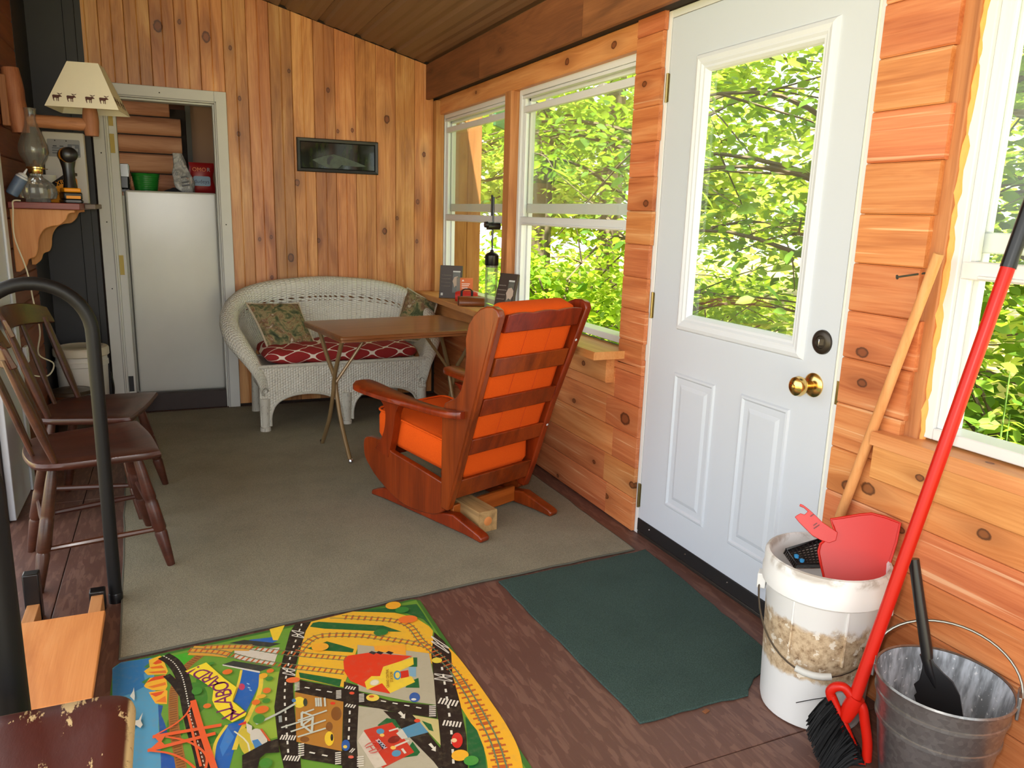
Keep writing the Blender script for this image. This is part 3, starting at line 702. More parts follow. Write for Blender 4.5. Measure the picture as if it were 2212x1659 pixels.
WICK = wicker('white_wicker_shell', 130, 80, True); WICK2 = wicker('white_wicker_wrap', 60, 60); WICK3 = wicker('white_wicker_apron', 36, 30)
ls_ = thing('wicker_loveseat', 'white painted wicker loveseat against the pine wall', 'loveseat', (.955, 4.67, .0095), math.radians(3))
rimL = [(-.490, -.030, .24), (-.512, -.022, .335), (-.560, .02, .43), (-.610, .10, .510), (-.638, .20, .575), (-.635, .31, .637), (-.59, .42, .702), (-.495, .505, .755), (-.33, .555, .790), (-.12, .57, .808), (0, .572, .812)]
basL = [(-.485, -.005, .22), (-.490, .00, .31), (-.495, .03, .375), (-.500, .11, .42), (-.498, .20, .43), (-.49, .29, .43), (-.46, .37, .43), (-.39, .43, .43), (-.27, .465, .43), (-.10, .478, .43), (0, .48, .43)]
def mirror(L): return L+[(-x, y, z) for x, y, z in L[-2::-1]]
RIM = bez(mirror(rimL), 6); BAS = bez(mirror(basL), 6); NS = len(RIM)-1
def shell(a, b):
    i = min(int(round(a*NS)), NS); R = RIM[i]; B = BAS[i]
    o = Vector((R.x*.9, (R.y-.12)*1.6, 0)).normalized()
    s = min(i, NS-i)/(NS/2); rho = .022+.030*min(1, s*3.2)
    if b < .62:
        q = b/.62; p = B.lerp(R+o*(-rho), q); p += o*(.035*math.sin(math.pi*q)*min(1, s*4)); return p
    q = (b-.62)/.38; ang = math.radians(180-250*q)
    return R+o*(rho*math.cos(ang))+Vector((0, 0, rho*math.sin(ang)))
sh = MB().grid(NS, 30, shell).build('back_and_arms', WICK, ls_, angle=70)
sm = sh.modifiers.new('thick', 'SOLIDIFY'); sm.thickness = .008; sm.offset = 0
# front apron with two arches between three legs
def arch(u0, u1): return bez2([(u0, .03), (u0+.004, .10), (u0+.035, .165), (u0+.11, .205), ((u0+u1)/2, .218), (u1-.11, .205), (u1-.035, .165), (u1-.004, .10), (u1, .03)], 4)
ap_poly = [(-.520, .385), (-.520, .03)]+arch(-.462, -.034)+arch(.034, .462)+[(.520, .03), (.520, .385)]
def apron(poly, w):
    m = MB(); n = len(poly); vs = [(a, -.018, b) for a, b in poly]+[(a, .004, b) for a, b in poly]
    m.add(vs, [tuple(range(n)), tuple(range(2*n-1, n-1, -1))]+[(i, n+i, n+(i+1) % n, (i+1) % n) for i in range(n)], 0, [(a/w, b/w*2.2) for a, b in poly]*2); return m
apron(ap_poly, .55).build('front_apron', WICK3, ls_)
MB().tube([(a, -.020, b) for a, b in arch(-.462, -.034)], .008, 6).build('arch_braid', WICK2, ls_)
MB().tube([(a, -.020, b) for a, b in arch(.034, .462)], .008, 6).build('arch_braid', WICK2, ls_)
MB().tube([(-.525, -.012, .388), (.525, -.012, .388)], .012, 8).build('front_braid', WICK2, ls_)
for u in (-.492, 0, .492):
    MB().lathe([(.031, 0), (.031, .022), (.025, .026), (.027, .10), (.032, .20)], 14, Matrix.Translation((u, -.006, 0))).build('leg', WICK2, ls_)
for u in (-.47, .47):
    MB().tube([(u, .50, 0), (u, .46, .36)], [.026, .024], 10).build('leg', WICK2, ls_)
    MB().box((u-.012, .0, .20), (u+.012, .47, .385)).build('side_apron', WICK3, ls_, bevel=.006)
MB().box((-.50, -.004, .335), (.50, .47, .372)).build('seat_deck', WICK3, ls_, bevel=.006)
MB().box((-.47, .455, .20), (.47, .475, .38)).build('rear_apron', WICK3, ls_, bevel=.006)
MB().tube([(-.47, .478, .432), (.47, .478, .432)], .010, 8).build('back_braid', WICK2, ls_)
# red trellis cushion
def trellis():
    t = NT('red_trellis_fabric'); uv = t.n('TexCoord').outputs['UV']; sp = t.n('SeparateXYZ', Vector=uv)
    a = t.math('MULTIPLY', sp.outputs[0], 2*math.pi*5.2); b = t.math('MULTIPLY', sp.outputs[1], 2*math.pi*6.0)
    ca, cb = t.math('COSINE', a), t.math('COSINE', b); c3a, c3b = t.math('COSINE', t.math('MULTIPLY', a, 3.0)), t.math('COSINE', t.math('MULTIPLY', b, 3.0))
    f = t.math('ADD', t.math('ADD', ca, cb), t.math('MULTIPLY', t.math('ADD', c3a, c3b), -.10))
    fa = t.math('SUBTRACT', t.math('MULTIPLY', t.math('SINE', t.math('MULTIPLY', a, 3.0)), .30), t.math('SINE', a)); fb = t.math('SUBTRACT', t.math('MULTIPLY', t.math('SINE', t.math('MULTIPLY', b, 3.0)), .30), t.math('SINE', b))
    gr = t.math('SQRT', t.math('ADD', t.math('ADD', t.math('MULTIPLY', fa, fa), t.math('MULTIPLY', fb, fb)), .03))
    w = t.math('SUBTRACT', 1.0, t.step(t.math('DIVIDE', t.math('ABSOLUTE', f), gr), .11, .17)); n = t.noise(t.obj(), 300, 2)
    base = t.mix(n, lin((128, 20, 22)), lin((150, 30, 30)))
    t.set(Base_Color=t.mix(w, base, lin((226, 212, 198))), Roughness=.85); t.bump(n, .2, .001); return t.m
def cush(a, b):
    # a along the seat, b around the section; lumps from tufting
    x = -.475+.95*a; th = 2*math.pi*b; e = max(0.0, 1-abs(2*a-1)**10)**.5
    lump = 1-.12*math.cos(a*math.pi*8)**16
    cy = math.copysign(abs(math.cos(th))**.55, math.cos(th)); cz = math.copysign(abs(math.sin(th))**.6, math.sin(th))
    return Vector((x, .215+.225*cy*(.80+.20*e), .432+.058*cz*e*lump+.004*math.sin(a*31)))
cu = MB().grid(60, 40, cush, closev=True)
cushion = cu.build('seat_cushion', trellis(), None, angle=80)
cushion.matrix_basis = WM[ls_.name] @ Matrix.Translation((0, 0, .004)); tag(cushion, 'long red cushion with white trellis pattern on the wicker seat', 'cushion')
# tapestry pillows
def tapestry(name, seed):
    t = NT(name); v = t.n('TexCoord').outputs['UV']; mp = t.n('Mapping', Vector=v); mp.inputs['Location'].default_value = (seed, seed*.7, 0); q = mp.outputs[0]
    n1 = t.noise(q, 3.2, 5, .65, 1.2); n2 = t.noise(q, 9, 4, .6, .8)
    base = t.ramp(n1, [(.30, lin((38, 48, 34))), (.42, lin((84, 92, 60))), (.50, lin((150, 134, 96))), (.58, lin((116, 78, 54))), (.68, lin((200, 192, 170)))])
    base = t.mix(t.math('MULTIPLY', t.step(n2, .45, .7), .7), base, lin((66, 72, 50)))
    t.set(Base_Color=base, Roughness=.9); t.bump(t.noise(v, 160, 2), .4, .002); return t.m
FRINGE = plain('fringe', (186, 172, 150), .95, var=.3, nscale=90)
def pillow(c, thick, label, mat, name='throw_pillow'):
    TL, TR, BR, BL = c; cen = (TL+TR+BR+BL)/4; nrm = (TR-TL).cross(BL-TL).normalized()
    def half(sgn):
        def f(a, b):
            p = TL.lerp(TR, a).lerp(BL.lerp(BR, a), b); x, y = 2*a-1, 2*b-1
            pin = 1-.06*((1-x*x)*(y*y)+(1-y*y)*(x*x))
            q = cen+(p-cen)*pin; g = (max(0, 1-x*x)*max(0, 1-y*y))**.45
            return q+nrm*(sgn*thick*g)
        return f
    m = MB(); m.grid(20, 20, half(1)); m.grid(20, 20, half(-1))
    o = m.build(name, mat, angle=80); tag(o, label, 'pillow')
    edge = []
    for k in range(80):
        s = k/20; a, b = [(s, 0), (1, s-1), (3-s, 1), (0, 4-s)][int(s)]
        edge.append(half(1)(a, b)*.5+half(-1)(a, b)*.5)
    e = MB(); 
    e.tube(edge, .007, 6, closed=True); e.build('fringe', FRINGE, o)
    return o
pillow([wb(532, 655, 5.03), wb(645, 655, 5.08), wb(683, 748, 4.87), wb(578, 750, 4.80)], .055, 'wildlife tapestry pillow at the left end of the loveseat', tapestry('tapestry_deer', 3.1))
pillow([wb(880, 622, 5.16), wb(944, 655, 5.02), wb(925, 742, 4.88), wb(845, 735, 4.92)], .055, 'green tapestry pillow at the right end of the loveseat', tapestry('tapestry_green', 8.4))

# ---------------------------------------------------------------- folding tray table
tb = thing('folding_table', 'folding table with brown veneer top and tan tubular legs', 'table', (1.125, 4.135, .0095), math.radians(8))
HX, HY, TZ = .425, .31, .690
m = MB(); rr = lambda i: rounded(-HX+i, -HY+i, HX-i, HY-i, .012, 3)
m.loops([[(a, b, z) for a, b in rr(i)] for i, z in ((.02, TZ-.034), (.004, TZ-.030), (.004, TZ-.020), (0, TZ-.016), (0, TZ-.004), (.004, TZ))])
m.build('table_top', TABLEW, tb, smooth=True)
TAN = plain('tan_metal', (132, 108, 74), .35, .25, var=.06)
for s in (-1, 1):
    x = s*.355
    for d in (-1, 1):
        lp = bez([(x+s*.02, -.22*d, TZ-.03), (x+s*.012, -.11*d, .52), (x, -.022*d, .41), (x, .0*d, .33), (x, .075*d, .17), (x, .205*d, 0)], 5)
        lp = [Vector((p.x+.010*d*s, p.y, p.z)) for p in lp]
        lg = MB().tube(lp, .0115, 10).build('leg', TAN, tb)
        MB().lathe([(.013, 0), (.013, .018), (.0115, .02)], 10, Matrix.Translation((x+.010*d*s, .205*d, 0))).build('foot_cap', CHROME, lg)
    MB().tube([(x, 0, .385), (x-s*.20, 0, TZ-.034)], .009, 8).build('brace', TAN, tb)
    MB().tube([(x+.018*s, -.20, TZ-.04), (x+.018*s, .20, TZ-.04)], .010, 8).build('cross_tube', TAN, tb)

# ---------------------------------------------------------------- two dark plank chairs
def make_chair():
    t = thing('plank_chair', 'dark brown plank seat chair nearest the camera, beside the black hoop', 'chair', (-.305, 3.085, .0048), math.radians(11), 'dark plank seat chairs')
    o_ = bez2([(.205, -.235), (.215, 0), (.205, .235)], 6)+bez2([(.16, .243), (0, .225), (-.12, .205), (-.185, .15), (-.205, 0), (-.185, -.15), (-.12, -.205), (0, -.225), (.16, -.243)], 4)
    m = MB(); lv_ = []
    for ins, z in ((.03, .415), (.006, .424), (0, .436), (.004, .448), (.022, .452)): lv_.append([(a*(1-ins/.2), b*(1-ins/.2), z) for a, b in o_])
    lv_.append([(a*.6, b*.6, .444) for a, b in o_]); lv_.append([(a*.2, b*.2, .440) for a, b in o_]); m.loops(lv_)
    m.build('seat', CHAIRW, t, angle=50)
    def leg(x0, y0, x1, y1):
        P = [Vector((x0, y0, .42)).lerp(Vector((x1, y1, 0)), q) for q in (0, .12, .38, .40, .42, .66, .68, .70, .9, 1)]
        return MB().tube(P, [.015, .018, .022, .019, .022, .0235, .0195, .022, .017, .014], 12)
    LG = [(.135, -.155, .205, -.215), (.135, .155, .205, .215), (-.125, -.135, -.215, -.195), (-.125, .135, -.215, .195)]
    for l in LG: leg(*l).build('leg', CHAIRW, t)
    at = lambda l, q: Vector((l[0], l[1], .42)).lerp(Vector((l[2], l[3], 0)), q)
    for a, b, q in ((0, 2, .66), (1, 3, .66), (0, 1, .50), (2, 3, .50)):
        p, r = at(LG[a], q), at(LG[b], q); MB().tube([p, p.lerp(r, .5), r], [.009, .012, .009], 8).build('stretcher', CHAIRW, t)
    top = lambda y: Vector((-.335-.0*y+.35*y*y*0+.5*(y*y), y, .815))
    for y, r in ((-.180, .017), (-.062, .012), (.062, .012), (.180, .017)):
        a = Vector((-.182+2.0*y*y, y, .440)); b = Vector((-.276+1.7*y*y, y*1.04, .815))
        MB().tube([a, a.lerp(b, .3), a.lerp(b, .55), b], [r*.8, r*1.15, r*1.2, r*.85], 10, sq=(1.35, .75)).build('spindle', CHAIRW, t)
    m = MB()
    def crest(a, b):
        y = -.212+.424*a; x = -.272+1.7*y*y; z = .785+.092*b*(1-.25*(2*a-1)**4)+.012*(1-(2*a-1)**2)
        return Vector((x-.024*b, y, z))
    lo = []
    for i in range(17):
        a = i/16; p0, p1 = crest(a, 0), crest(a, 1); n = Vector((1, 0, .3)).normalized()*.011
        lo.append([p0+n, p1+n*.7, p1-n*.7, p0-n])
    m.loops(lo).build('crest_rail', CHAIRW, t, bevel=.004)
    return t
c1 = make_chair(); c1.rotation_euler = (0, -.0225, math.radians(11))
c2 = copy_tree(c1); c2.location = (-.328, 3.675, .0048); c2.rotation_euler = (0, -.0225, math.radians(-12))
c2['label'] = 'dark brown plank seat chair further back, by the white lidded bucket'

# ---------------------------------------------------------------- worn seat in the corner of the picture
def worn():
    t = NT('worn_red_brown_paint'); v = t.obj(); n = t.noise(v, 5, 5, .6); n2 = t.noise(v, 38, 5, .75); n3 = t.noise(t.scl(v, (1, .35, 1)), 22, 5, .75)
    base = t.mix(n, lin((58, 22, 18)), lin((92, 40, 30)))
    sp = t.n('SeparateXYZ', Vector=v); ex = t.math('MAXIMUM', t.math('DIVIDE', t.math('ABSOLUTE', t.math('ADD', sp.outputs[0], .0135)), .1915), t.math('DIVIDE', t.math('ABSOLUTE', t.math('ADD', sp.outputs[1], .0075)), .1975)); pt = t.math('MULTIPLY', t.step(ex, .93, .97), t.step(sp.outputs[2], .425, .44))
    chip = t.math('MAXIMUM', t.step(n3, .57, .61), t.math('MULTIPLY', pt, t.step(n2, .36, .5)))
    t.set(Base_Color=t.mix(chip, base, lin((204, 176, 128))), Roughness=.38); t.bump(n3, .2, .003); return t.m
WORN = worn()
stl = thing('worn_stool', 'chipped red brown wooden seat at the lower left edge', 'stool', (-.28, 1.215, .0032), 0)
so = rounded(-.205, -.205, .178, .190, .05, 6); m = MB(); Q = []
for i in range(len(so)):
    a = Vector(so[i]); b = Vector(so[(i+1) % len(so)]); k = max(1, int((b-a).length/.03)); Q += [a+(b-a)*j/k for j in range(k)]
lv_ = []
for ins, z in ((.02, .415), (.002, .422), (0, .436), (.003, .448), (.012, .4545), (.05, .4555)): lv_.append([(q.x*(1-ins/.2), q.y*(1-ins/.2), z) for q in Q])
for sc2 in (.6, .3, .05): lv_.append([(q.x*sc2, q.y*sc2, .455-.004*(1-sc2)) for q in Q])
m.loops(lv_).build('seat', WORN, stl, angle=55)
for sx in (-1, 1):
    for sy in (-1, 1): MB().tube([(sx*.12, sy*.12, .418), (sx*.15, sy*.155, .2), (sx*.175, sy*.18, 0)], [.018, .022, .015], 10).build('leg', CHAIRW, stl)
for sx in (-1, 1): MB().tube([(sx*.155, -.16, .17), (sx*.155, .16, .17)], .010, 8).build('stretcher', CHAIRW, stl)

# ---------------------------------------------------------------- black hoops and the low wooden step between them
hp = thing('hoop_rail', 'tall black hoop rail standing beside the dark chairs', 'rail', (-.390, 2.70, 0))
arc = [(-.155, 0, .012), (-.155, 0, .5), (-.155, 0, .90)]+[(-.155*math.cos(t), 0, .915+.155*math.sin(t)) for t in np.linspace(.10, math.pi-.10, 18)]+[(.155, 0, .90), (.155, 0, .5), (.155, 0, .012)]
MB().tube([(a, b, c) for a, b, c in arc], .0205, 16).build('hoop_tube', BLKFOAM, hp)
for s in (-1, 1): MB().lathe([(.022, 0), (.0225, .03), (.021, .034)], 16, Matrix.Translation((s*.155, 0, 0))).build('foot_plug', BLKPL, hp)
h2 = thing('hoop_rail', 'black hoop rail rising behind the chipped seat', 'rail', (-.447, 1.52, 0))
arc2 = [(-.13, 0, .012), (-.13, 0, .80)]+[(-.13*math.cos(t), 0, .81+.13*math.sin(t)) for t in np.linspace(.12, math.pi-.12, 14)]+[(.13, 0, .80), (.13, 0, .012)]
MB().tube(arc2, .029, 16).build('hoop_tube', BLKFOAM, h2)
for s in (-1, 1): MB().lathe([(.031, 0), (.031, .03), (.029, .034)], 16, Matrix.Translation((s*.13, 0, 0))).build('foot_plug', BLKPL, h2)
lw = thing('low_step', 'low plywood step on two wooden runners with black ends', 'step', (-.373, 2.26, 0))
MB().box((-.122, -.24, .058), (.124, .235, .076)).build('step_board', PLYW, lw, bevel=.003)
RUN = wood('runner_wood', (186, 126, 70), (208, 150, 92), (220, 168, 112), axis='Y', rough=.6)
for s in (-1, 1):
    rn = MB().box((s*.09-.018, -.22, .002), (s*.09+.018, .40, .058)).build('runner', RUN, lw, bevel=.002)
    MB().box((s*.09-.024, .385, 0), (s*.09+.022, .425, .07 if s > 0 else .16)).build('end_cap', BLKPL, rn, bevel=.004)
# ---------------------------------------------------------------- refrigerator and what stands on it
def fridge_white():
    t = NT('textured_enamel'); v = t.obj(); n = t.noise(v, 170, 3, .6)
    t.set(Base_Color=t.mix(t.noise(v, 4, 3), lin((196, 196, 188)), lin((208, 208, 200))), Roughness=.2); t.bump(n, .10, .003); return t.m
ENAM = fridge_white()
fg = thing('refrigerator', 'white textured refrigerator standing in the inner doorway', 'refrigerator', (.03, 5.50, .0))
MB().box((-.275, .05, .06), (.27, .62, 1.385)).build('body', ENAM, fg, bevel=.008)
MB().box((-.262, .0, .092), (.27, .045, 1.395)).build('door', ENAM, fg, bevel=.012, seg=3)
MB().box((-.272, .045, .10), (.265, .05, 1.385)).build('gasket', plain('gasket', (120, 118, 110), .7), fg)
MB().box((-.282, .004, .10), (-.268, .03, 1.36)).build('edge_trim', plain('edge_enamel', (168, 168, 158), .4), fg, bevel=.002)
MB().box((-.270, .06, 0), (.265, .60, .075)).build('kick_base', BLACKP, fg)
bkz = 1.387
gb = MB().lathe([(.062, 0), (.066, .004), (.078, .09), (.085, .115), (.088, .118), (.084, .119), (.076, .09), (.064, .01), (0, .008)], 28, Matrix.Translation((-.115, 5.70, bkz)))
GREENP = plain('green_plastic', (34, 128, 44), .35, var=.05)
gbo = gb.build('green_basket', GREENP); tag(gbo, 'round green ribbed plastic basket on top of the refrigerator', 'basket')
for k in range(8): MB().tube([( -.115+(.068+.0022*k)*math.cos(t), 5.70+(.068+.0022*k)*math.sin(t), bkz+.012+.0125*k) for t in np.linspace(0, 2*math.pi, 25)[:-1]], .0024, 5, closed=True).build('rib', GREENP, gbo)
# clear bag with print
def bagm():
    t = NT('printed_bag'); v = t.obj(); n = t.noise(v, 16, 3, .6, 1.0)
    t.set(Base_Color=t.ramp(n, [(.4, lin((196, 196, 194))), (.55, lin((150, 152, 152))), (.62, lin((206, 204, 200))), (.75, lin((170, 120, 104)))]), Roughness=.25); t.b.inputs['Transmission Weight'].default_value = .15; t.bump(n, .8, .02); return t.m
def sack(c, w, d, h, lean, mat, name, label, cat, neck=.45, tw=.1):
    c = Vector(c)
    def f(a, b):
        th = 2*math.pi*a; s = (1-neck*max(0, b-.45)/.55)*(.86+.14*math.sin(math.pi*min(1, b*1.6))); wob_ = 1+.07*math.sin(5*th+9*b)+.05*math.sin(3*th-14*b)
        cx, cy = math.copysign(abs(math.cos(th))**.6, math.cos(th)), math.copysign(abs(math.sin(th))**.6, math.sin(th))
        if b < .02: s *= .8
        return c+Vector((cx*w*s*wob_+lean[0]*b*h, cy*d*s*wob_+lean[1]*b*h, h*b))
    m = MB(); m.grid(32, 20, f, closeu=True); n = 32
    m.add([f(i/n, 1) for i in range(n)], [tuple(range(n))]); m.add([f(i/n, 0) for i in range(n)], [tuple(range(n-1, -1, -1))])
    o = m.build(name, mat, angle=75); return tag(o, label, cat)
bag = sack((.125, 5.66, bkz), .060, .045, .255, (-.16, .05), bagm(), 'plastic_bag', 'crumpled white printed plastic bag on the refrigerator', 'bag')
for k, (z, w) in enumerate(((.105, .020), (.072, .022), (.052, .024))):
    MB().box((-w, -.0008, -.005), (w, .0008, .005), Matrix.Translation((.117-.16*(z-.09), 5.603-.004*k, bkz+z)) @ Matrix.Rotation(-.2, 4, 'Y')).build('printed_bar', plain('print_dark', (58, 60, 66), .5), bag)
REDP = plain('red_packet', (150, 26, 28), .35, var=.1, nscale=14)
pk = thing('snack_packet', 'red snack packet with blue label on the refrigerator', 'packet', (.225, 5.74, bkz), 0)
sp_ = MB()
def pkf(a, b):
    x = -.078+.156*a; t = math.sin(math.pi*a)**.5*math.sin(math.pi*min(1, b*1.02))**.4 if 0 < a < 1 and b < 1 else 0
    return Vector((x+.006*math.sin(9*b), -.028*t, .002+.205*b))
def pkb(a, b): p = pkf(a, b); return Vector((p.x, .03-p.y*.2, p.z))
sp_.grid(14, 14, pkf); sp_.grid(14, 14, pkb); sp_.build('packet_body', REDP, pk, angle=70)
MB().prism(rounded(-.052, .055, .055, .118, .012, 3), 0, .002, lambda a, b, h: (a, -.031-h, b)).build('blue_label', plain('blue_label', (96, 128, 160), .4), pk)
text_mesh('dudeys', .034, plain('navy_ink', (26, 36, 74), .5), pk, frame_mat((.0, -.0342, .083), (1, 0, 0), (0, 0, 1)), 'label_lettering')
text_mesh('OMO', .036, plain('orange_ink', (222, 120, 56), .5), pk, frame_mat((-.012, -.0302, .160), (1, 0, 0), (0, 0, 1)), 'top_lettering')
text_mesh('R', .036, plain('grey_ink', (150, 150, 154), .5), pk, frame_mat((.046, -.0302, .160), (1, 0, 0), (0, 0, 1)), 'top_lettering')
# toaster corner, cloth
ts = thing('toaster', 'chrome and black toaster edge at the left on the refrigerator', 'toaster', (-.235, 5.72, bkz))
MB().box((-.045, -.10, .012), (.028, .10, .172)).build('toaster_body', BLKPL, ts, bevel=.012)
MB().box((-.046, -.104, .09), (.029, -.094, .172)).build('chrome_panel', plain('brushed_metal', (128, 128, 128), .35, .8), ts, bevel=.003)
MB().tube([(.027, -.105, .165), (.030, -.106, .02), (.045, -.108, .006), (.066, -.108, .008)], .003, 6).build('wire_lever', CHROME, ts)
MB().box((-.04, -.09, 0), (.022, .09, .014)).build('foot_base', BLKPL, ts)
def clo(a, b):
    x = -.07+.14*a; y = -.03+.06*b; return Vector((.045+x, 5.585+y, bkz+.002+.030*math.sin(math.pi*a)**1.2*math.sin(math.pi*b)**.6+.004*math.sin(14*a)*math.sin(math.pi*a)))
c_ = MB().grid(16, 8, clo).build('dark_cloth', plain('navy_cloth', (26, 26, 34), .9)); tag(c_, 'dark folded cloth lying between basket and plastic bag', 'cloth')
s_ = c_.modifiers.new('thick', 'SOLIDIFY'); s_.thickness = .004

# ---------------------------------------------------------------- picture on the pine wall
pcx = thing('framed_picture', 'small black framed picture hanging on the pine wall', 'picture', (1.06, 5.33, 1.658))
m = MB(); ls = []
for ins, h in ((0, 0), (0, .020), (.004, .024), (.020, .022), (.026, .014)): ls.append([Vector((x, -h, z)) for x, z in ((-.267+ins, -.106+ins), (.267-ins, -.106+ins), (.267-ins, .106-ins), (-.267+ins, .106-ins))])
m.loops(ls, True, False).build('frame', plain('black_frame', (24, 26, 26), .35), pcx, smooth=False)
def artm():
    t = NT('dark_photo_print'); v = t.obj(); n = t.noise(t.scl(v, (9, 1, 2.5)), 3, 3); g = t.noise(v, 16, 4)
    base = t.ramp(n, [(.38, lin((10, 12, 12))), (.50, lin((22, 28, 18))), (.60, lin((40, 52, 20))), (.7, lin((52, 44, 36)))])
    t.set(Base_Color=t.mix(.25, base, t.mix(g, lin((6, 8, 8)), lin((40, 50, 30)))), Roughness=.06); return t.m
MB().box((-.243, -.014, -.082), (.243, -.010, .082)).build('print', artm(), pcx)
swan = [(-.17, -.03), (-.10, -.005), (-.03, .012), (.04, -.005), (.12, -.03), (.19, -.055), (.12, -.06), (.02, -.055), (.0, -.075), (-.07, -.075), (-.12, -.055)]
MB().prism(swan, -.0146, -.0141, lambda a, b, h: (a, h, b)).build('pale_shape', plain('pale_print', (66, 78, 62), .2, var=.6, nscale=24), pcx)
MB().prism([(-.075, -.02), (-.05, .005), (-.03, -.01), (-.05, -.03), (-.06, -.06), (-.075, -.05)], -.0152, -.0147, lambda a, b, h: (a, h, b)).build('dark_shape', plain('dark_print', (22, 24, 26), .3), pcx)

# ---------------------------------------------------------------- wall shelf on the left and its things
shf = thing('wall_shelf', 'red brown wall shelf on two scrolled pine brackets', 'shelf', (-.655, 4.15, 0))
MB().box((.002, 0, 1.276), (.287, .62, 1.306)).build('shelf_board', wood('red_shelf', (90, 40, 30), (122, 58, 46), (140, 74, 60), rough=.4), shf, bevel=.003)
MB().box((.288, .22, 1.280), (.335, .62, 1.303)).build('front_strip', plain('grey_wood', (120, 108, 100), .6, var=.2), shf, bevel=.003)
brk = [(.002, 0), (.262, 0)]+bez2([(.262, -.012), (.235, -.018), (.222, -.045), (.195, -.070), (.165, -.075), (.130, -.092), (.105, -.135), (.098, -.185), (.085, -.215), (.058, -.228), (.045, -.26), (.018, -.285)], 3)+[(.002, -.285)]
BRK = wood('pine_bracket', (190, 124, 62), (214, 152, 86), (224, 168, 104), axis='Z', rough=.55)
for y in (.03, .50): MB().prism([(a, b+1.275) for a, b in brk], y, y+.022, lambda a, b, h: (a, h, b)).build('bracket', BRK, shf, bevel=.003)
# log lamp fixed to the wall
lp = thing('log_wall_lamp', 'peeled log wall lamp with square cream moose shade', 'lamp', (-.655, 4.30, 0))
def log(a, b, r, n=14, seed=0):
    g = np.random.default_rng(seed); a = Vector(a); b = Vector(b); P = [a.lerp(b, q) for q in np.linspace(0, 1, 7)]
    R = [r*(.86 if i in (0, 6) else 1+g.uniform(-.05, .05)) for i in range(7)]; return MB().tube(P, R, n)
log((.062, 0, 1.615), (.042, 0, 1.895), .042, seed=1).build('log_post', LOGW, lp)
log((.09, 0, 1.672), (.345, -.02, 1.668), .030, seed=2).build('log_arm', wood('peeled_log_x', (120, 72, 42), (158, 102, 66), (182, 128, 90), axis='X', rough=.6, freq=20), lp)
log((.352, -.02, 1.618), (.352, -.02, 1.745), .034, seed=3).build('log_stub', LOGW, lp)
MB().box((.0, -.05, 1.64), (.03, .05, 1.86)).build('back_plate', LOGW, lp, bevel=.004)
MB().lathe([(.012, 1.74), (.012, 1.80), (.020, 1.81), (.020, 1.85), (.008, 1.86)], 12, Matrix.Translation((.352, -.02, 0))).build('socket', BRASS, lp)
rz = math.radians(-7); cs, sn = math.cos(rz), math.sin(rz)
def shp(x, y, z): return Vector((.350+cs*x-sn*y, -.02+sn*x+cs*y, z))
hb, ht, zb, zt = .150, .064, 1.728, 1.935
m = MB(); sq4 = ((-1, -1), (1, -1), (1, 1), (-1, 1))
o1 = [shp(a*hb, b*hb, zb) for a, b in sq4]; o2 = [shp(a*ht, b*ht, zt) for a, b in sq4]; i1 = [shp(a*(hb-.003), b*(hb-.003), zb) for a, b in sq4]; i2 = [shp(a*(ht-.003), b*(ht-.003), zt) for a, b in sq4]
m.loops([i2, i1, o1, o2, i2], False, False)
SHADE = plain('cream_shade', (214, 208, 186), .7, var=.03)
shade = m.build('shade', SHADE, lp, smooth=False)
BROWNINK = plain('brown_ink', (74, 42, 34), .7)
moose = [(-.5, .30), (-.40, .36), (.05, .34), (.14, .40), (.26, .38), (.34, .28), (.42, .22), (.40, .14), (.24, .16), (.14, .04), (.16, -.36), (.09, -.36), (.06, -.02), (-.02, -.02), (.0, -.34), (-.06, -.34), (-.10, .0), (-.28, .02), (-.32, -.10), (-.26, -.36), (-.33, -.36), (-.42, -.10), (-.46, .08)]
ant = [(.10, .44), (.0, .50), (-.06, .60), (.06, .56), (.12, .56), (.2, .50), (.34, .54), (.44, .62), (.42, .52), (.30, .45)]
for a, b, c, d in ((o1[0], o1[1], o2[1], o2[0]), (o1[1], o1[2], o2[2], o2[1]), (o1[3], o1[0], o2[0], o2[3])):
    xd = (b-a).normalized(); yd = ((c+d)/2-(a+b)/2).normalized(); nn = xd.cross(yd)
    for q in (.17, .36, .61, .80):
        org = a.lerp(b, q)+yd*.040+nn*.0008
        mm = MB()
        for poly in (moose, ant): mm.prism(poly, 0, .0006, lambda u, v, h: org+xd*(u*.042)+yd*(v*.042)+nn*h)
        mm.build('moose_print', BROWNINK, shade, smooth=False)
# oil lamp
SZ = 1.3065
ol = thing('oil_lamp', 'glass oil lamp with chimney at the front of the wall shelf', 'oil lamp', (-.548, 4.28, SZ))
FACET = glass_mat('pressed_glass', (.88, .88, .84), .30, .12)
prof = [(.050, 0), (.052, .006), (.050, .012), (.074, .018), (.080, .04), (.079, .064), (.070, .082), (.050, .098), (.030, .112), (.026, .120), (.026, .134)]
m = MB(); n = 32; ring = []
for r, z in prof: ring.append([Vector((r*(1+(.018*(1 if j % 2 else -1) if .015 < z < .09 else 0))*math.cos(2*math.pi*j/n), r*(1+(.018*(1 if j % 2 else -1) if .015 < z < .09 else 0))*math.sin(2*math.pi*j/n), z)) for j in range(n)])
m.loops(ring).build('fuel_font', FACET, ol, smooth=False)
MB().lathe([(.027, .128), (.030, .132), (.030, .148), (.036, .152), (.036, .158), (.024, .168), (.012, .174), (.006, .188), (0, .19)], 24).build('burner', BRASS, ol)
MB().tube([(.03, -.01, .152), (.052, -.018, .150)], .002, 6).build('wick_stem', BRASS, ol)
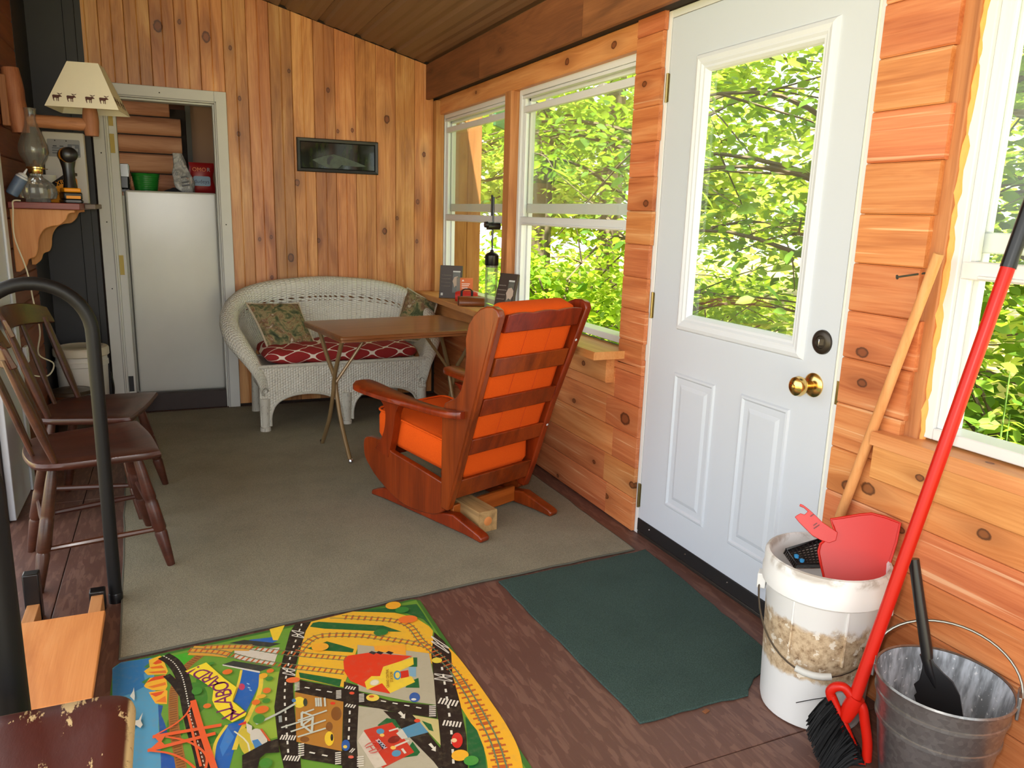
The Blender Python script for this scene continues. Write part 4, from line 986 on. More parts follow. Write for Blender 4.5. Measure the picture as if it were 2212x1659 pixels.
MB().lathe([(.0355, .150), (.036, .170), (.052, .195), (.062, .225), (.060, .255), (.046, .295), (.031, .335), (.025, .375), (.0245, .405), (.027, .418), (.0255, .418), (.023, .405), (.0235, .375), (.029, .335), (.044, .295), (.058, .255), (.060, .225), (.050, .195), (.034, .170), (.0335, .150)], 28, cap=(False, False)).build('chimney', LAMPGL, ol, angle=80)
# cordless drill
YEL = plain('tool_yellow', (232, 150, 20), .4, var=.04)
dr = thing('cordless_drill', 'black and yellow cordless drill standing on the wall shelf', 'drill', (-.418, 4.33, SZ), math.radians(16))
m = MB(); m.box((-.042, -.058, 0), (.042, .058, .016)); m.box((-.040, -.055, .016), (.040, .055, .050)); m.build('battery', BLKPL, dr, bevel=.006)
MB().box((-.030, -.0595, .020), (.030, -.055, .034)).build('battery_label', YEL, dr); MB().box((-.032, -.0592, .003), (.03, -.055, .014)).build('grey_label', plain('grey_label', (110, 112, 114), .5), dr)
MB().box((-.036, -.052, .05), (.036, .052, .070)).build('battery_shoe', YEL, dr, bevel=.006)
MB().tube([(0, -.008, .06), (0, -.006, .11), (0, .002, .16), (0, .004, .20)], [.026, .020, .021, .028], 14, sq=(1, 1.25)).build('grip', BLKPL, dr)
MB().tube([(0, .035, .12), (0, .052, .145), (0, .05, .175)], [.008, .013, .010], 10).build('trigger_guard', YEL, dr)
bd_ = MB().lathe([(0, -.085), (.020, -.084), (.033, -.075), (.036, -.05), (.036, .03), (.030, .06), (.024, .075), (.022, .105), (.012, .125), (0, .126)], 24, Matrix.Translation((0, .01, .222)) @ Matrix.Rotation(-math.pi/2, 4, 'X')).build('motor_body', BLKPL, dr)
MB().lathe([(.0362, -.04), (.0368, -.02), (.0362, .0)], 24, Matrix.Translation((0, .01, .222)) @ Matrix.Rotation(-math.pi/2, 4, 'X')).build('yellow_band', YEL, bd_)
yp = thing('impact_tool_case', 'yellow and black boxed tool beside the drill', 'tool box', (-.462, 4.45, SZ), math.radians(-12))
MB().prism([(-.06, .0), (.06, 0), (.06, .115), (.045, .128), (-.045, .075), (-.06, .06)], -.03, .03, lambda a, b, h: (a, h, b)).build('body', YEL, yp, bevel=.004)
MB().prism([(-.062, .058), (-.047, .073), (.045, .130), (.062, .130), (.062, .145), (.035, .145), (-.062, .075)], -.032, .032, lambda a, b, h: (a, h, b)).build('top_trim', BLKPL, yp, bevel=.002)
text_mesh('DEWALT', .020, BLKPL, yp, frame_mat((.005, -.0305, .050), (1, 0, .3), (-.3, 0, 1)), 'lettering')
MB().prism([(-.052, .062), (.048, .105), (.048, .125), (-.052, .075)], .0303, .0312, lambda a, b, h: (a, -h, b)).build('black_stripe', BLKPL, yp)
text_mesh('XR', .030, YEL, yp, frame_mat((.0, -.0316, .094), (1, 0, .38), (-.38, 0, 1)), 'lettering')
# box printed like a game pad
gp = thing('game_pad_box', 'pale box printed with a game pad face behind the drill', 'box', (-.452, 4.62, SZ), math.radians(-3))
MB().box((-.095, -.02, 0), (.088, .03, .345)).build('body', plain('pale_box', (198, 196, 188), .5, var=.02), gp, bevel=.004)
G1 = plain('pad_grey', (140, 140, 138), .5); G2 = plain('pad_dark', (92, 94, 96), .5)
fn = lambda a, b, h: (a, -.020-h, b)
MB().prism(rounded(-.075, .225, .070, .310, .006, 2), 0, .002, fn).build('pad_panel', G1, gp)
MB().prism(rounded(.015, .235, .066, .288, .003, 2), .002, .004, fn).build('pad_square', G2, gp)
MB().prism([(.034, .241), (.047, .241), (.047, .255), (.060, .255), (.060, .268), (.047, .268), (.047, .282), (.034, .282), (.034, .268), (.021, .268), (.021, .255), (.034, .255)], .004, .006, fn).build('direction_cross', G1, gp)
for z in (.24, .252, .264): MB().prism(rounded(-.055, z, .008, z+.006, .002, 2), .002, .0035, fn).build('pad_bar', G2, gp)
for x in (-.042, -.012): MB().prism(rounded(x-.009, .274, x+.009, .279, .002, 2), .002, .004, fn).build('pad_button', BLKPL, gp)
for x in (-.04, .01): MB().lathe([(0, 0), (.003, 0), (0, .002)], 8, axis_mat((x, -.022, .303), (0, -1, 0))).build('pad_dot', BLKPL, gp)
# bottle, white cup, cord
bt = thing('glue_bottle', 'white capped bottle with blue label leaning at the shelf wall end', 'bottle', (-.628, 4.20, SZ+.052))
Mb = Matrix.Rotation(.55, 4, 'Y') @ Matrix.Rotation(math.pi, 4, 'X') @ Matrix.Translation((0, 0, -.05))
MB().lathe([(0, -.046), (.022, -.046), (.026, -.042), (.027, .04), (.023, .052), (.010, .060)], 20, Mb @ Matrix.Rotation(math.pi, 4, 'X') @ Matrix.Translation((0, 0, -.03))).build('bottle_body', plain('blue_label2', (92, 112, 140), .45, var=.3, nscale=50), bt)
MB().lathe([(.026, .03), (.0265, .045), (.018, .060), (.006, .066), (.003, .09), (0, .09)], 20, Mb @ Matrix.Rotation(math.pi, 4, 'X') @ Matrix.Translation((0, 0, -.03))).build('cap', WHITEP, bt)
cp = MB().lathe([(.030, 0), (.032, .003), (.042, .13), (.043, .132), (.041, .132), (.030, .008), (0, .006)], 24, Matrix.Translation((-.537, 4.54, SZ))).build('white_cup', plain('white_cup', (226, 224, 214), .5)); tag(cp, 'tall white cup behind the oil lamp on the shelf', 'cup')
cord = bez([(-.60, 4.145, 1.311), (-.628, 4.139, 1.308), (-.632, 4.138, 1.27), (-.635, 4.12, 1.15), (-.60, 4.115, 1.0), (-.585, 4.11, .85), (-.575, 4.13, .72), (-.60, 4.20, .60), (-.55, 4.26, .54), (-.58, 4.27, .48), (-.645, 4.22, .50), (-.652, 4.20, .56)], 6)
co = MB().tube(cord, .0035, 6).build('power_cord', plain('cream_cord', (216, 210, 184), .5)); tag(co, 'thin cream power cord hanging from the wall shelf', 'cord')
ou = thing('wall_outlet', 'small white outlet box low on the left wall', 'outlet', (-.659, 4.20, .60)); MB().box((0, -.035, -.04), (.016, .035, .04)).build('outlet_plate', WHITEP, ou, bevel=.003)
for z in (-.018, .018): MB().box((.016, -.012, z-.01), (.018, .012, z+.01)).build('socket_face', CREAM, ou)

# ---------------------------------------------------------------- lidded white bucket and pot behind the chairs
wbk = thing('lidded_bucket', 'white lidded bucket on the floor beside the inner doorway', 'bucket', (-.508, 5.06, 0))
BUCK = plain('bucket_white', (214, 212, 202), .35, var=.04, nscale=8)
MB().lathe([(.120, 0), (.123, .004), (.134, .38), (.140, .385), (.140, .41), (.135, .415), (.134, .45)], 32).build('bucket_body', BUCK, wbk)
MB().lathe([(.140, .440), (.147, .445), (.147, .480), (.140, .490), (.115, .495), (.105, .490), (0, .49)], 32).build('lid', plain('lid_cream', (208, 200, 178), .4), wbk)
MB().tube(bez([(.145, -.03, .34), (.16, -.06, .25), (.15, -.08, .16), (.125, -.07, .10)], 6), .004, 6).build('bail', BLKPL, wbk)
pt = thing('metal_pot', 'low dark pot with shiny rim standing in front of the lidded bucket', 'pot', (-.545, 4.79, 0))
MB().lathe([(.08, 0), (.095, .01), (.100, .27), (.105, .275), (.105, .290), (.100, .293), (.09, .290), (.03, .305), (0, .312)], 28).build('pot_body', plain('dark_lid', (78, 66, 52), .35, .4), pt)
MB().lathe([(.101, .245), (.106, .248), (.106, .272), (.101, .275)], 28, cap=(False, False)).build('rim_band', CHROME, pt)

# ---------------------------------------------------------------- things on the window ledge
LZ = .7665
PLQ = plain('plaque_brown', (66, 52, 44), .5, var=.1, nscale=20)
def plaque(loc, rz, tilt, w, h, label):
    t = thing('photo_plaque', label, 'plaque', loc, rz)
    M = Matrix.Rotation(-tilt, 4, 'X')
    MB().box((-w/2, 0, 0), (w/2, .016, h), M).build('plaque_board', PLQ, t, bevel=.002)
    MB().box((.012*w/.13, -.002, h*.18), (w/2-.012, 0, h*.82), M).build('photo', plain('plaque_photo', (92, 92, 84), .4, var=.5, nscale=40), t)
    f = lambda a, b, hh: M @ Vector((a, -.002-hh, b))
    MB().prism([(x*.026+w*.26, z*.034+h*.52) for x, z in ((-1, 0), (-.6, .8), (.2, 1), (.9, .5), (1, -.3), (.5, -1), (-.1, -.8), (-.5, -1.2), (-.7, -.5))], 0, .001, f).build('pale_animal', plain('pale_fur', (190, 168, 150), .7), t)
    MB().box((.012*w/.13, -.0025, h*.80), (w/2-.012, -.001, h*.84), M).build('photo_clip', CREAM, t)
    MB().box((-w/2+.012, -.002, h*.08), (-w/2+.026, 0, h*.16), M).build('pale_mark', CREAM, t)
    GI = plain('plaque_ink', (150, 138, 126), .6); m = MB()
    for k in range(4):                             # worn handwriting, no longer readable
        x = -w/2+.012
        while x < -.004:
            d = rng.uniform(.004, .011); zc = h*(.70-.11*k); m.tube([M @ Vector((x+q*d, -.001, zc+.003*math.sin(q*9+x*900))) for q in np.linspace(0, 1, 7)], .0009, 4); x += d+.003
    m.build('faded_writing', GI, t)
    MB().bar((0, .03+math.sin(tilt)*h*.5*0, .002), (0, .014+h*.5*math.sin(tilt), h*.5*math.cos(tilt)), .02, .004).build('easel_leg', PLQ, t)
    return t
plaque((1.672, 4.80, LZ), math.radians(-34), .16, .150, .215, 'brown plaque with pale animal photo, upright on the far ledge')
plaque((1.685, 3.965, LZ), math.radians(-63), .28, .13, .235, 'brown plaque leaning back beside the clear tube')
obx = thing('orange_box', 'small orange and grey printed carton on the window ledge', 'box', (1.722, 4.655, LZ), math.radians(-20))
MB().box((-.052, -.028, 0), (.052, .028, .145)).build('carton', plain('orange_carton', (214, 104, 40), .5, var=.05), obx, bevel=.0015)
MB().box((-.0525, -.0282, .0), (-.030, .0282, .1455)).build('grey_side', plain('grey_carton', (116, 108, 100), .5, var=.1), obx)
WI = plain('white_ink', (240, 230, 220), .6)
m = MB()
for k, (z, L, hh) in enumerate(((.108, .052, .004), (.097, .046, .004), (.087, .038, .0025), (.081, .038, .0025))): m.box((-.020, -.0290, z), (-.020+L, -.0282, z+hh))
m.build('printed_line', WI, obx)
text_mesh('x6', .016, WI, obx, frame_mat((-.012, -.0288, .045), (1, 0, 0), (0, 0, 1)), 'carton_lettering')
MB().prism([(-.02, .126), (-.012, .138), (-.004, .126)], .0283, .0289, lambda a, b, h: (a, -h, b)).build('white_logo', WI, obx)
rb_ = thing('red_rolled_bag', 'red rolled pouch with dark straps on the window ledge', 'pouch', (1.690, 4.535, LZ+.0385), math.radians(-22))
MB().lathe([(0, -.072), (.028, -.070), (.035, -.05), (.036, .0), (.035, .05), (.028, .070), (0, .072)], 20, Matrix.Rotation(math.pi/2, 4, 'Y')).build('roll', plain('red_nylon', (196, 34, 18), .6, var=.1, nscale=40, bump=.4, bscale=40), rb_)
for x in (-.03, .035): MB().lathe([(.0365, -.007), (.0385, -.006), (.0385, .006), (.0365, .007)], 20, Matrix.Translation((x, 0, 0)) @ Matrix.Rotation(math.pi/2, 4, 'Y')).build('strap', plain('dark_webbing', (40, 24, 34), .8), rb_)
MB().tube([(-.03, 0, .037), (-.01, 0, .048), (.02, 0, .048), (.035, 0, .037)], .004, 6).build('handle_loop', BLKPL, rb_)
cs_ = thing('leather_case', 'brown leather glasses case lying on the window ledge', 'case', (1.668, 4.385, LZ), math.radians(-18))
prof = bez2([(-.04, .004), (-.042, .025), (-.025, .052), (.012, .056), (.038, .036), (.042, .006)], 4)
m = MB(); lo = []
for x, sc in ((-.085, .80), (-.080, .95), (-.07, 1), (.07, 1), (.080, .95), (.085, .8)): lo.append([Vector((x, a*sc, b*sc)) for a, b in prof])
m.loops(lo).build('case_shell', plain('brown_leather', (120, 62, 24), .35, var=.12, nscale=20), cs_, angle=60)
MB().tube([(-.082, a*1.01, b*1.01) for a, b in prof], .0016, 5).build('stitching', plain('dark_thread', (70, 34, 14), .7), cs_)
pu = thing('tube_pump', 'clear tube hand pump with black cap and rod on the ledge', 'pump', (1.692, 4.135, LZ))
MB().lathe([(.036, 0), (.037, .0), (.037, .30), (.035, .30), (.035, .004), (0, .003)], 28).build('clear_barrel', CLEAR, pu)
MB().lathe([(.0385, .262), (.0395, .264), (.0395, .318), (.030, .330), (.012, .338), (.008, .35)], 28).build('cap', BLKPL, pu)
MB().lathe([(.0345, .25), (.0345, .262), (0, .262)], 24).build('piston', plain('grey_piston', (70, 70, 66), .5), pu)
MB().tube([(0, 0, .34), (.004, 0, .645)], .0055, 8).build('rod', BLKPL, pu)
MB().tube([(-.032, 0, .483), (.042, 0, .483)], .0215, 16).build('sleeve', BLKPL, pu)
MB().tube([(-.032, 0, .490), (-.048, 0, .490)], [.019, .017], 14).build('sleeve_lip', BLKPL, pu)
MB().box((-.012, -.006, .54), (-.002, .006, .655)).build('grip_blade', BLKPL, pu, bevel=.002)
for z in (.40, .44): MB().box((-.006, -.004, z-.01), (-.001, .004, z+.01)).build('rod_notch', BLKPL, pu)
MB().tube([(-.038, 0, .305), (-.050, 0, .306)], .003, 6).build('nozzle', STEEL, pu)
# slip of paper on the floor by the wall
pp_ = MB().box((-.045, -.03, 0), (.045, .03, .0012), Matrix.Translation((1.50, 5.12, .010)) @ Matrix.Rotation(.3, 4, 'Z')).build('paper_slip', plain('paper', (176, 184, 200), .7, var=.2, nscale=40)); tag(pp_, 'small pale paper slip on the rug under the loveseat', 'paper')
# ---------------------------------------------------------------- corner by the door: buckets, brooms
def onplane(x, y, P0, n):
    d = sight(x, y); n = Vector(n); P0 = Vector(P0)-Vector((0, 0, EYE)); t = P0.dot(n)/d.dot(n); return d*t+Vector((0, 0, EYE))
def stained():
    t = NT('stained_bucket'); v = t.obj(); z = t.n('SeparateXYZ', Vector=v).outputs[2]
    n = t.noise(v, 9, 5, .65, .6); n2 = t.noise(v, 55, 4, .7); ze = t.math('ADD', z, t.math('MULTIPLY', t.math('SUBTRACT', n, .5), .10))
    band = t.math('MULTIPLY', t.step(ze, .135, .150), t.math('SUBTRACT', 1.0, t.step(ze, .275, .295)))
    tan = t.mix(t.step(n2, .35, .7), lin((206, 184, 152)), lin((158, 132, 102)))
    tan = t.mix(t.step(n2, .62, .72), tan, lin((96, 74, 56)))
    tan = t.mix(t.step(t.noise(v, 34, 4), .58, .62), tan, lin((226, 216, 198)))
    rimd = t.math('MULTIPLY', t.step(z, .405, .425), t.step(n, .46, .62))
    base = t.mix(band, lin((220, 220, 218)), tan); base = t.mix(t.math('MULTIPLY', rimd, .6), base, lin((128, 108, 84)))
    t.set(Base_Color=base, Roughness=.4); return t.m
BST = stained()
BC = Vector((1.570, 1.405, 0))
bk = thing('plastic_bucket', 'tall white plastic bucket with brown stains beside the door', 'bucket', BC); bk.scale = (.965, .965, 1.035)
MB().lathe([(.126, 0), (.136, .004), (.140, .02), (.154, .345), (.158, .350), (.160, .352), (.168, .356), (.169, .385), (.166, .392), (.166, .425), (.163, .432), (.156, .434), (.152, .428), (.150, .36), (.134, .012), (0, .010)], 48).build('bucket_shell', BST, bk)
to_cam = Vector((-BC.x, -BC.y, 0)).normalized(); sd = Vector((-to_cam.y, to_cam.x, 0))      # sd points to the left of the view
if sd.dot(Vector((-_r.x, -_r.y, 0))) < 0: sd = -sd
for s in (-1, 1):
    e = sd*(s*.166); MB().box((-.012, -.02, .31), (.012, .02, .352), Matrix.Translation(e) @ Matrix.Rotation(math.atan2(e.y, e.x), 4, 'Z')).build('bail_ear', BST, bk, bevel=.003)
    for q in (.45, -.45): 
        d = (to_cam*math.cos(q+.5*s*0)+sd*math.sin(q)); MB().box((.148, -.002, .20), (.156, .002, .352), Matrix.Rotation(math.atan2(d.y, d.x), 4, 'Z')).build('rib', BST, bk) if s > 0 else None
bail = [sd*(.172*math.cos(t))+to_cam*(.185*math.sin(t))+Vector((0, 0, .335-.150*math.sin(t))) for t in np.linspace(0, math.pi, 25)]
bo = MB().tube(bail, .0028, 6).build('bail', STEEL, bk)
MB().tube([bail[i] for i in range(10, 15)], .009, 10).build('bail_grip', plain('grey_grip', (186, 186, 180), .5), bo)
RED = plain('red_plastic', (186, 24, 8), .35, spec=.3, var=.04, nscale=6)
# dustpan standing in the bucket
nv = Vector((-.62, -.62, .34)).normalized(); P0 = BC+Vector((.01, .01, .42))
def D2(x, y): return onplane(1600+x/2.724, 1050+y/2.724, P0, nv)
out = [D2(*p) for p in ((530, 195), (600, 185), (700, 168), (770, 162), (850, 182), (938, 218), (915, 330), (880, 440), (835, 610), (680, 625), (500, 585), (470, 450), (458, 385), (470, 340), (500, 315), (560, 275), (545, 240))]
def plate(pts, th, n): return MB().add([p for p in pts]+[p-n*th for p in pts], [tuple(range(len(pts))), tuple(range(2*len(pts)-1, len(pts)-1, -1))]+[(i, (i+1) % len(pts), len(pts)+(i+1) % len(pts), len(pts)+i) for i in range(len(pts))])
cen = sum(out, Vector())/len(out)
dp = plate(out, .003, nv); do = dp.build('dustpan', RED); tag(do, 'red plastic dustpan standing upright in the white bucket', 'dustpan')
m = MB(); rim = [out[i] for i in (16, 0, 1, 2, 3, 4, 5)]
for i in range(len(rim)-1):                         # wall along the top and back edge
    a, b = rim[i], rim[i+1]; m.add([a, b, b-nv*.040, a-nv*.040, a+(cen-a)*.015, b+(cen-b)*.015, b-nv*.040+(cen-b)*.015, a-nv*.040+(cen-a)*.015], [(0, 1, 2, 3), (4, 7, 6, 5), (0, 4, 5, 1), (2, 6, 7, 3), (1, 5, 6, 2), (0, 3, 7, 4)])
m.build('pan_wall', RED, do); MB().tube(out, .0035, 8, closed=True).build('pan_rim', RED, do)
hd = [D2(*p) for p in ((330, 172), (352, 160), (375, 168), (395, 150), (372, 128), (345, 118), (350, 104), (368, 112), (405, 140), (440, 172), (480, 212), (570, 272), (560, 320), (520, 335), (470, 318), (420, 290), (345, 215), (318, 182))]
ho = plate([p+nv*.006 for p in hd], .016, nv).build('pan_handle', RED, do, bevel=.0012)
for q in ((420, 172), (438, 225), (452, 235), (440, 243)):
    c = D2(*q)+nv*.0065; MB().box((-.006, -.0015, -.0003), (.006, .0015, .0008), Matrix.Translation(c) @ Vector((0, 0, 1)).rotation_difference(nv).to_matrix().to_4x4()).build('handle_slot', plain('dark_red', (110, 14, 8), .5), ho)
# wire basket inside the bucket
nb = Vector((-.5, -.62, .6)).normalized(); PB = BC+Vector((-.005, .03, .375))
wbask = thing('wire_basket', 'small black lattice basket inside the white bucket', 'basket', BC+Vector((0, 0, .012)))
def W2(x, y, off=0): return onplane(1600+x/2.724, 1050+y/2.724, PB, nb)-nb*off
m = MB(); g = [(255, 370), (400, 305), (475, 340), (480, 480), (400, 460), (300, 415)]
A, B, C_, D_ = W2(268, 372), W2(470, 310), W2(485, 455), W2(330, 455)
for k in range(9):
    q = k/8; m.tube([A.lerp(B, q), D_.lerp(C_, q)], .0024, 5); m.tube([A.lerp(D_, q), B.lerp(C_, q)], .0024, 5)
    m.tube([A.lerp(D_, q), A.lerp(D_, q)-nb*.05], .0024, 5); m.tube([A.lerp(B, q), A.lerp(B, q)-nb*.05], .0024, 5)
for o_ in (.016, .033, .05): m.tube([A-nb*o_, B-nb*o_, C_-nb*o_, D_-nb*o_], .0024, 5, closed=True)
m.build('lattice', BLKPL, wbask, world=True); MB().tube([A, B, C_, D_], .004, 6, closed=True).build('basket_rim', BLKPL, wbask, world=True)
MB().tube([D_-nb*.05, Vector((BC.x-.02, BC.y-.03, .014))], .003, 5).build('basket_leg', BLKPL, wbask, world=True)
for q in ((328, 412), (360, 438)):
    MB().lathe([(0, -.006), (.007, -.004), (.007, .004), (0, .006)], 10, Matrix.Translation(W2(*q))).build('blue_bead', plain('blue_plastic', (60, 150, 210), .4), wbask, world=True)

# broom
br = thing('push_broom', 'red handled broom with black bristles leaning by the near window', 'broom', (1.42, 1.22, 0))
PBm = Vector((1.42, 1.215, .1)); nb2 = Vector((-1.42, -1.215, 0)).normalized()
def Q2(x, y, off=0): return onplane(1600+x/2.724, 1050+y/2.724, PBm, nb2)+nb2*off
top_e = wr(2205, 500, 1.695); bot_e = Q2(668, 1255)
dirn = (top_e-bot_e).normalized()
MB().tube([bot_e-dirn*.02, bot_e.lerp(top_e, .5), bot_e.lerp(top_e, .935)], .0150, 16).build('handle', RED, br, world=True)
MB().tube([bot_e.lerp(top_e, .93), top_e+dirn*.10], [.0165, .0160], 16).build('grip', BLKPL, br, world=True)
def strap(pts, w, t): return MB().tube([Q2(*p, .0) for p in pts], w, 8, sq=(.55, 1.0))
hb_ = MB()
hb_.tube(bez([Q2(530, 1235), Q2(528, 1205), Q2(560, 1180), Q2(610, 1185), Q2(650, 1235)], 5), .0115, 10)
hb_.tube(bez([Q2(530, 1230), Q2(555, 1290), Q2(600, 1390), Q2(640, 1490), Q2(690, 1600), Q2(735, 1618)], 5), .0120, 10)
hb_.tube(bez([Q2(672, 1255), Q2(715, 1300), Q2(732, 1400), Q2(745, 1510), Q2(740, 1612)], 5), .0120, 10)
hb_.build('head_frame', RED, br, world=True)
MB().tube([Q2(683, 1240), Q2(648, 1300), Q2(612, 1365)], [.019, .020, .016], 14).build('ferrule', RED, br, world=True)
g = MB(); nbr = 700; gr = np.random.default_rng(5)
for k in range(nbr):
    q = gr.uniform(0, 1); a = Vector(Q2(532, 1240)).lerp(Q2(735, 1622), q)+nb2*gr.uniform(-.018, .018)
    e = Vector(Q2(395, 1395)).lerp(Q2(560, 1840), q**.9)+nb2*gr.uniform(-.035, .035)+Vector((gr.uniform(-.003, .003), gr.uniform(-.003, .003), gr.uniform(-.006, .006)))
    e.z = max(e.z, .004); mid = a.lerp(e, .5)+Vector((0, 0, .006))
    g.tube([a, mid, e], [.0022, .0022, .0016], 4)
bro = g.build('bristles', plain('black_bristle', (11, 11, 12), .6, spec=.2), br, world=True); bro['kind'] = 'stuff'
for a, b in (((530, 1240), (325, 1275)), ((500, 1285), (385, 1385)), ((470, 1310), (400, 1400))):
    MB().tube(bez([Q2(*a), Q2((a[0]+b[0])/2-12, (a[1]+b[1])/2), Q2(*b)], 5), .0012, 4).build('stray_bristle', plain('black_bristle', (20, 21, 24)), br, world=True)

# metal pail with black scoop
def galv():
    t = NT('galvanised_steel'); v = t.obj(); vo = t.n('TexVoronoi', Vector=v); vo.inputs['Scale'].default_value = 90
    s = t.n('SeparateColor', Color=vo.outputs['Color']).outputs[0]; n = t.noise(v, 7, 4)
    t.set(Base_Color=t.mix(s, lin((138, 140, 140)), lin((160, 162, 162))), Metallic=.9, Roughness=t.math('ADD', .22, t.math('MULTIPLY', n, .22))); return t.m
def ashy():
    t = NT('ash_coated_steel'); v = t.obj(); n = t.noise(t.scl(v, (1, 1, .2)), 30, 4, .6); n2 = t.noise(v, 90, 3)
    base = t.mix(t.step(n, .4, .65), lin((120, 124, 128)), lin((196, 202, 210))); base = t.mix(t.step(n2, .62, .7), base, lin((226, 228, 230)))
    t.set(Base_Color=base, Roughness=.7, Metallic=.2); return t.m
GALV = galv()
PC = Vector((1.583, 1.045, 0)); pa = thing('metal_pail', 'galvanised metal pail with ashes inside, right of the white bucket', 'pail', PC)
MB().lathe([(.100, 0), (.104, .004), (.104, .012), (.118, .10), (.128, .178), (.133, .180), (.133, .188), (.1305, .190), (.1365, .240), (.1405, .243), (.1405, .250), (.138, .252), (.142, .284), (.147, .287), (.148, .292), (.145, .296), (.141, .293)], 56, cap=(True, False)).build('pail_shell', GALV, pa)
MB().lathe([(.1405, .292), (.136, .25), (.129, .19), (.116, .10), (.102, .012), (.06, .014), (0, .014)], 48, cap=(False, False)).build('ash_lining', ashy(), pa)
ax = Vector((.55, -.83, 0)).normalized()                # the ears lie on this axis
for s in (-1, 1):
    e = ax*(s*.146); MB().box((-.003, -.026, .262), (.004, .026, .318), Matrix.Translation(e) @ Matrix.Rotation(math.atan2(e.y, e.x), 4, 'Z')).build('ear', GALV, pa, bevel=.002)
side_ = Vector((-ax.y, ax.x, 0))
bl = [ax*(.152*math.cos(t))+side_*(.055*math.sin(t))+Vector((0, 0, .305+.105*math.sin(t))) for t in np.linspace(0, math.pi, 25)]
MB().tube(bl, .0032, 8).build('bail', STEEL, pa)
LBL = plain('torn_label', (206, 206, 208), .6)
d0 = math.atan2(-PC.y, -PC.x)
def onpail(q, z): r = .1005+.132*z+.0032; return Vector((r*math.cos(d0+q), r*math.sin(d0+q), z))
for poly in ([(-.52, .226), (-.40, .212), (-.25, .180), (-.14, .152), (-.16, .148), (-.28, .165), (-.42, .190), (-.50, .212)], [(-.44, .235), (-.36, .236), (-.24, .213), (-.30, .213), (-.40, .226)]):
    MB().add([onpail(q, z) for q, z in poly], [tuple(range(len(poly)))]).build('torn_label', LBL, pa)
sc = thing('ash_shovel', 'black ash shovel standing in the metal pail', 'shovel', PC+Vector((0, 0, .016)))
nS = Vector((-.80, -.52, .12)).normalized(); PS = PC+Vector((.02, .02, .28))
def S2(x, y): return onplane(1600+x/2.724, 1050+y/2.724, PS, nS)
SHV = plain('black_enamel', (20, 20, 22), .32, var=.2)
hdl = [S2(1018, 428), S2(1055, 700), S2(1092, 950), S2(1098, 1010)]
MB().tube(hdl, [.0125, .0130, .0135, .013], 14).build('shovel_handle', SHV, sc, world=True)
blade = [(1075, 985), (1112, 985), (1140, 1040), (1190, 1095), (1250, 1150), (1290, 1230), (1310, 1360), (1200, 1420), (1100, 1400), (1040, 1300), (1020, 1230), (1035, 1215), (1018, 1165), (1050, 1140), (1068, 1070)]
bp_ = [S2(*p) for p in blade]; cb = sum(bp_, Vector())/len(bp_)
bp_ = [p+nS*(.5*(p-cb).length**2*2.2) for p in bp_]
m = plate(bp_, .004, nS); m.build('shovel_blade', SHV, sc, bevel=.0015, world=True)
MB().tube([S2(1085, 990), S2(1110, 1090), S2(1150, 1190)], [.012, .010, .004], 10).build('shovel_rib', SHV, sc, world=True)

# leaning pole and nail
pA, pB_ = wr(2028, 548, 1.722), wr(1822, 1095, 1.722); dd = (pB_-pA).normalized(); foot = pA+dd*((pA.z-.01)/-dd.z)
PO = wood('pole_wood', (176, 112, 60), (200, 140, 86), (214, 160, 108), axis='Z', rough=.6)
po = MB().tube([foot.lerp(pA, q) for q in np.linspace(0, 1, 8)], [.0135+.0008*math.sin(5*q) for q in range(8)], 14).build('wooden_pole', PO); tag(po, 'bare wooden pole leaning on the siding right of the door', 'pole')
nl = wr(1998, 590, 1.758); nlt = nl+Vector((-.062, .028, -.012))
nn_ = MB().tube([nl, nlt], .0026, 8); dq = (nlt-nl).normalized(); nn_.lathe([(0, 0), (.0062, 0), (.0062, .002), (0, .0025)], 10, axis_mat(nlt, dq)); no = nn_.build('nail', plain('nail_steel', (86, 92, 84), .4, .8)); tag(no, 'long nail sticking out of the stud above the pole', 'nail')
chip = MB().box((-.010, -.006, 0), (.010, .006, .003), Matrix.Translation(fl(1525, 1537)) @ Matrix.Rotation(.3, 4, 'Z')).build('wood_chip', LEDGE, bevel=.001); tag(chip, 'tiny wood chip on the floor in front of the green mat', 'wood chip')
# ---------------------------------------------------------------- printed play mat
def colmat(name):
    t = NT(name); at = t.n('Attribute', {'attribute_name': 'Col'}); n = t.noise(t.obj(), 60, 4, .6)
    t.set(Base_Color=t.mix(t.math('MULTIPLY', t.step(n, .45, .8), .18), at.outputs['Color'], lin((150, 140, 110))), Roughness=.48); t.bump(t.noise(t.obj(), 400, 1), .1, .001); return t.m
PRINT = colmat('play_mat_print')
pmo = [(-.168, 2.315), (.66, 2.372), (.70, 2.366), (.722, 2.345), (.728, 1.9), (.735, 1.22), (.70, 1.18), (-.18, 1.18), (-.222, 1.22), (-.220, 2.245), (-.212, 2.285), (-.195, 2.307)]
pmo = [(a, min(b, 2.293+(a+.205)*.0752)) for a, b in pmo]
pm = MB().prism(pmo, .0004, .0030, lambda a, b, z: (a, b, z)).build('play_mat', plain('mat_green_base', (62, 112, 44), .5)); tag(pm, 'colourful railway and road play mat on the floor', 'play mat')
FB = lambda x, y: fl(230+x*.21248, 1380+y*.21248, .003); FC = lambda x, y: fl(600+x*.25316, 1300+y*.25316, .003)
PV, PF, PCOL = [], [], []; LAY = [0.0032]
def put(pts, rgb):
    LAY[0] += .000014; o = len(PV); q = [(p.x, p.y) for p in pts]
    if sum(q[i][0]*q[(i+1) % len(q)][1]-q[(i+1) % len(q)][0]*q[i][1] for i in range(len(q))) < 0: q = q[::-1]
    for a, b in q: PV.append((a, b, LAY[0]))
    PF.append(tuple(range(o, o+len(pts)))); PCOL.append(lin(rgb))
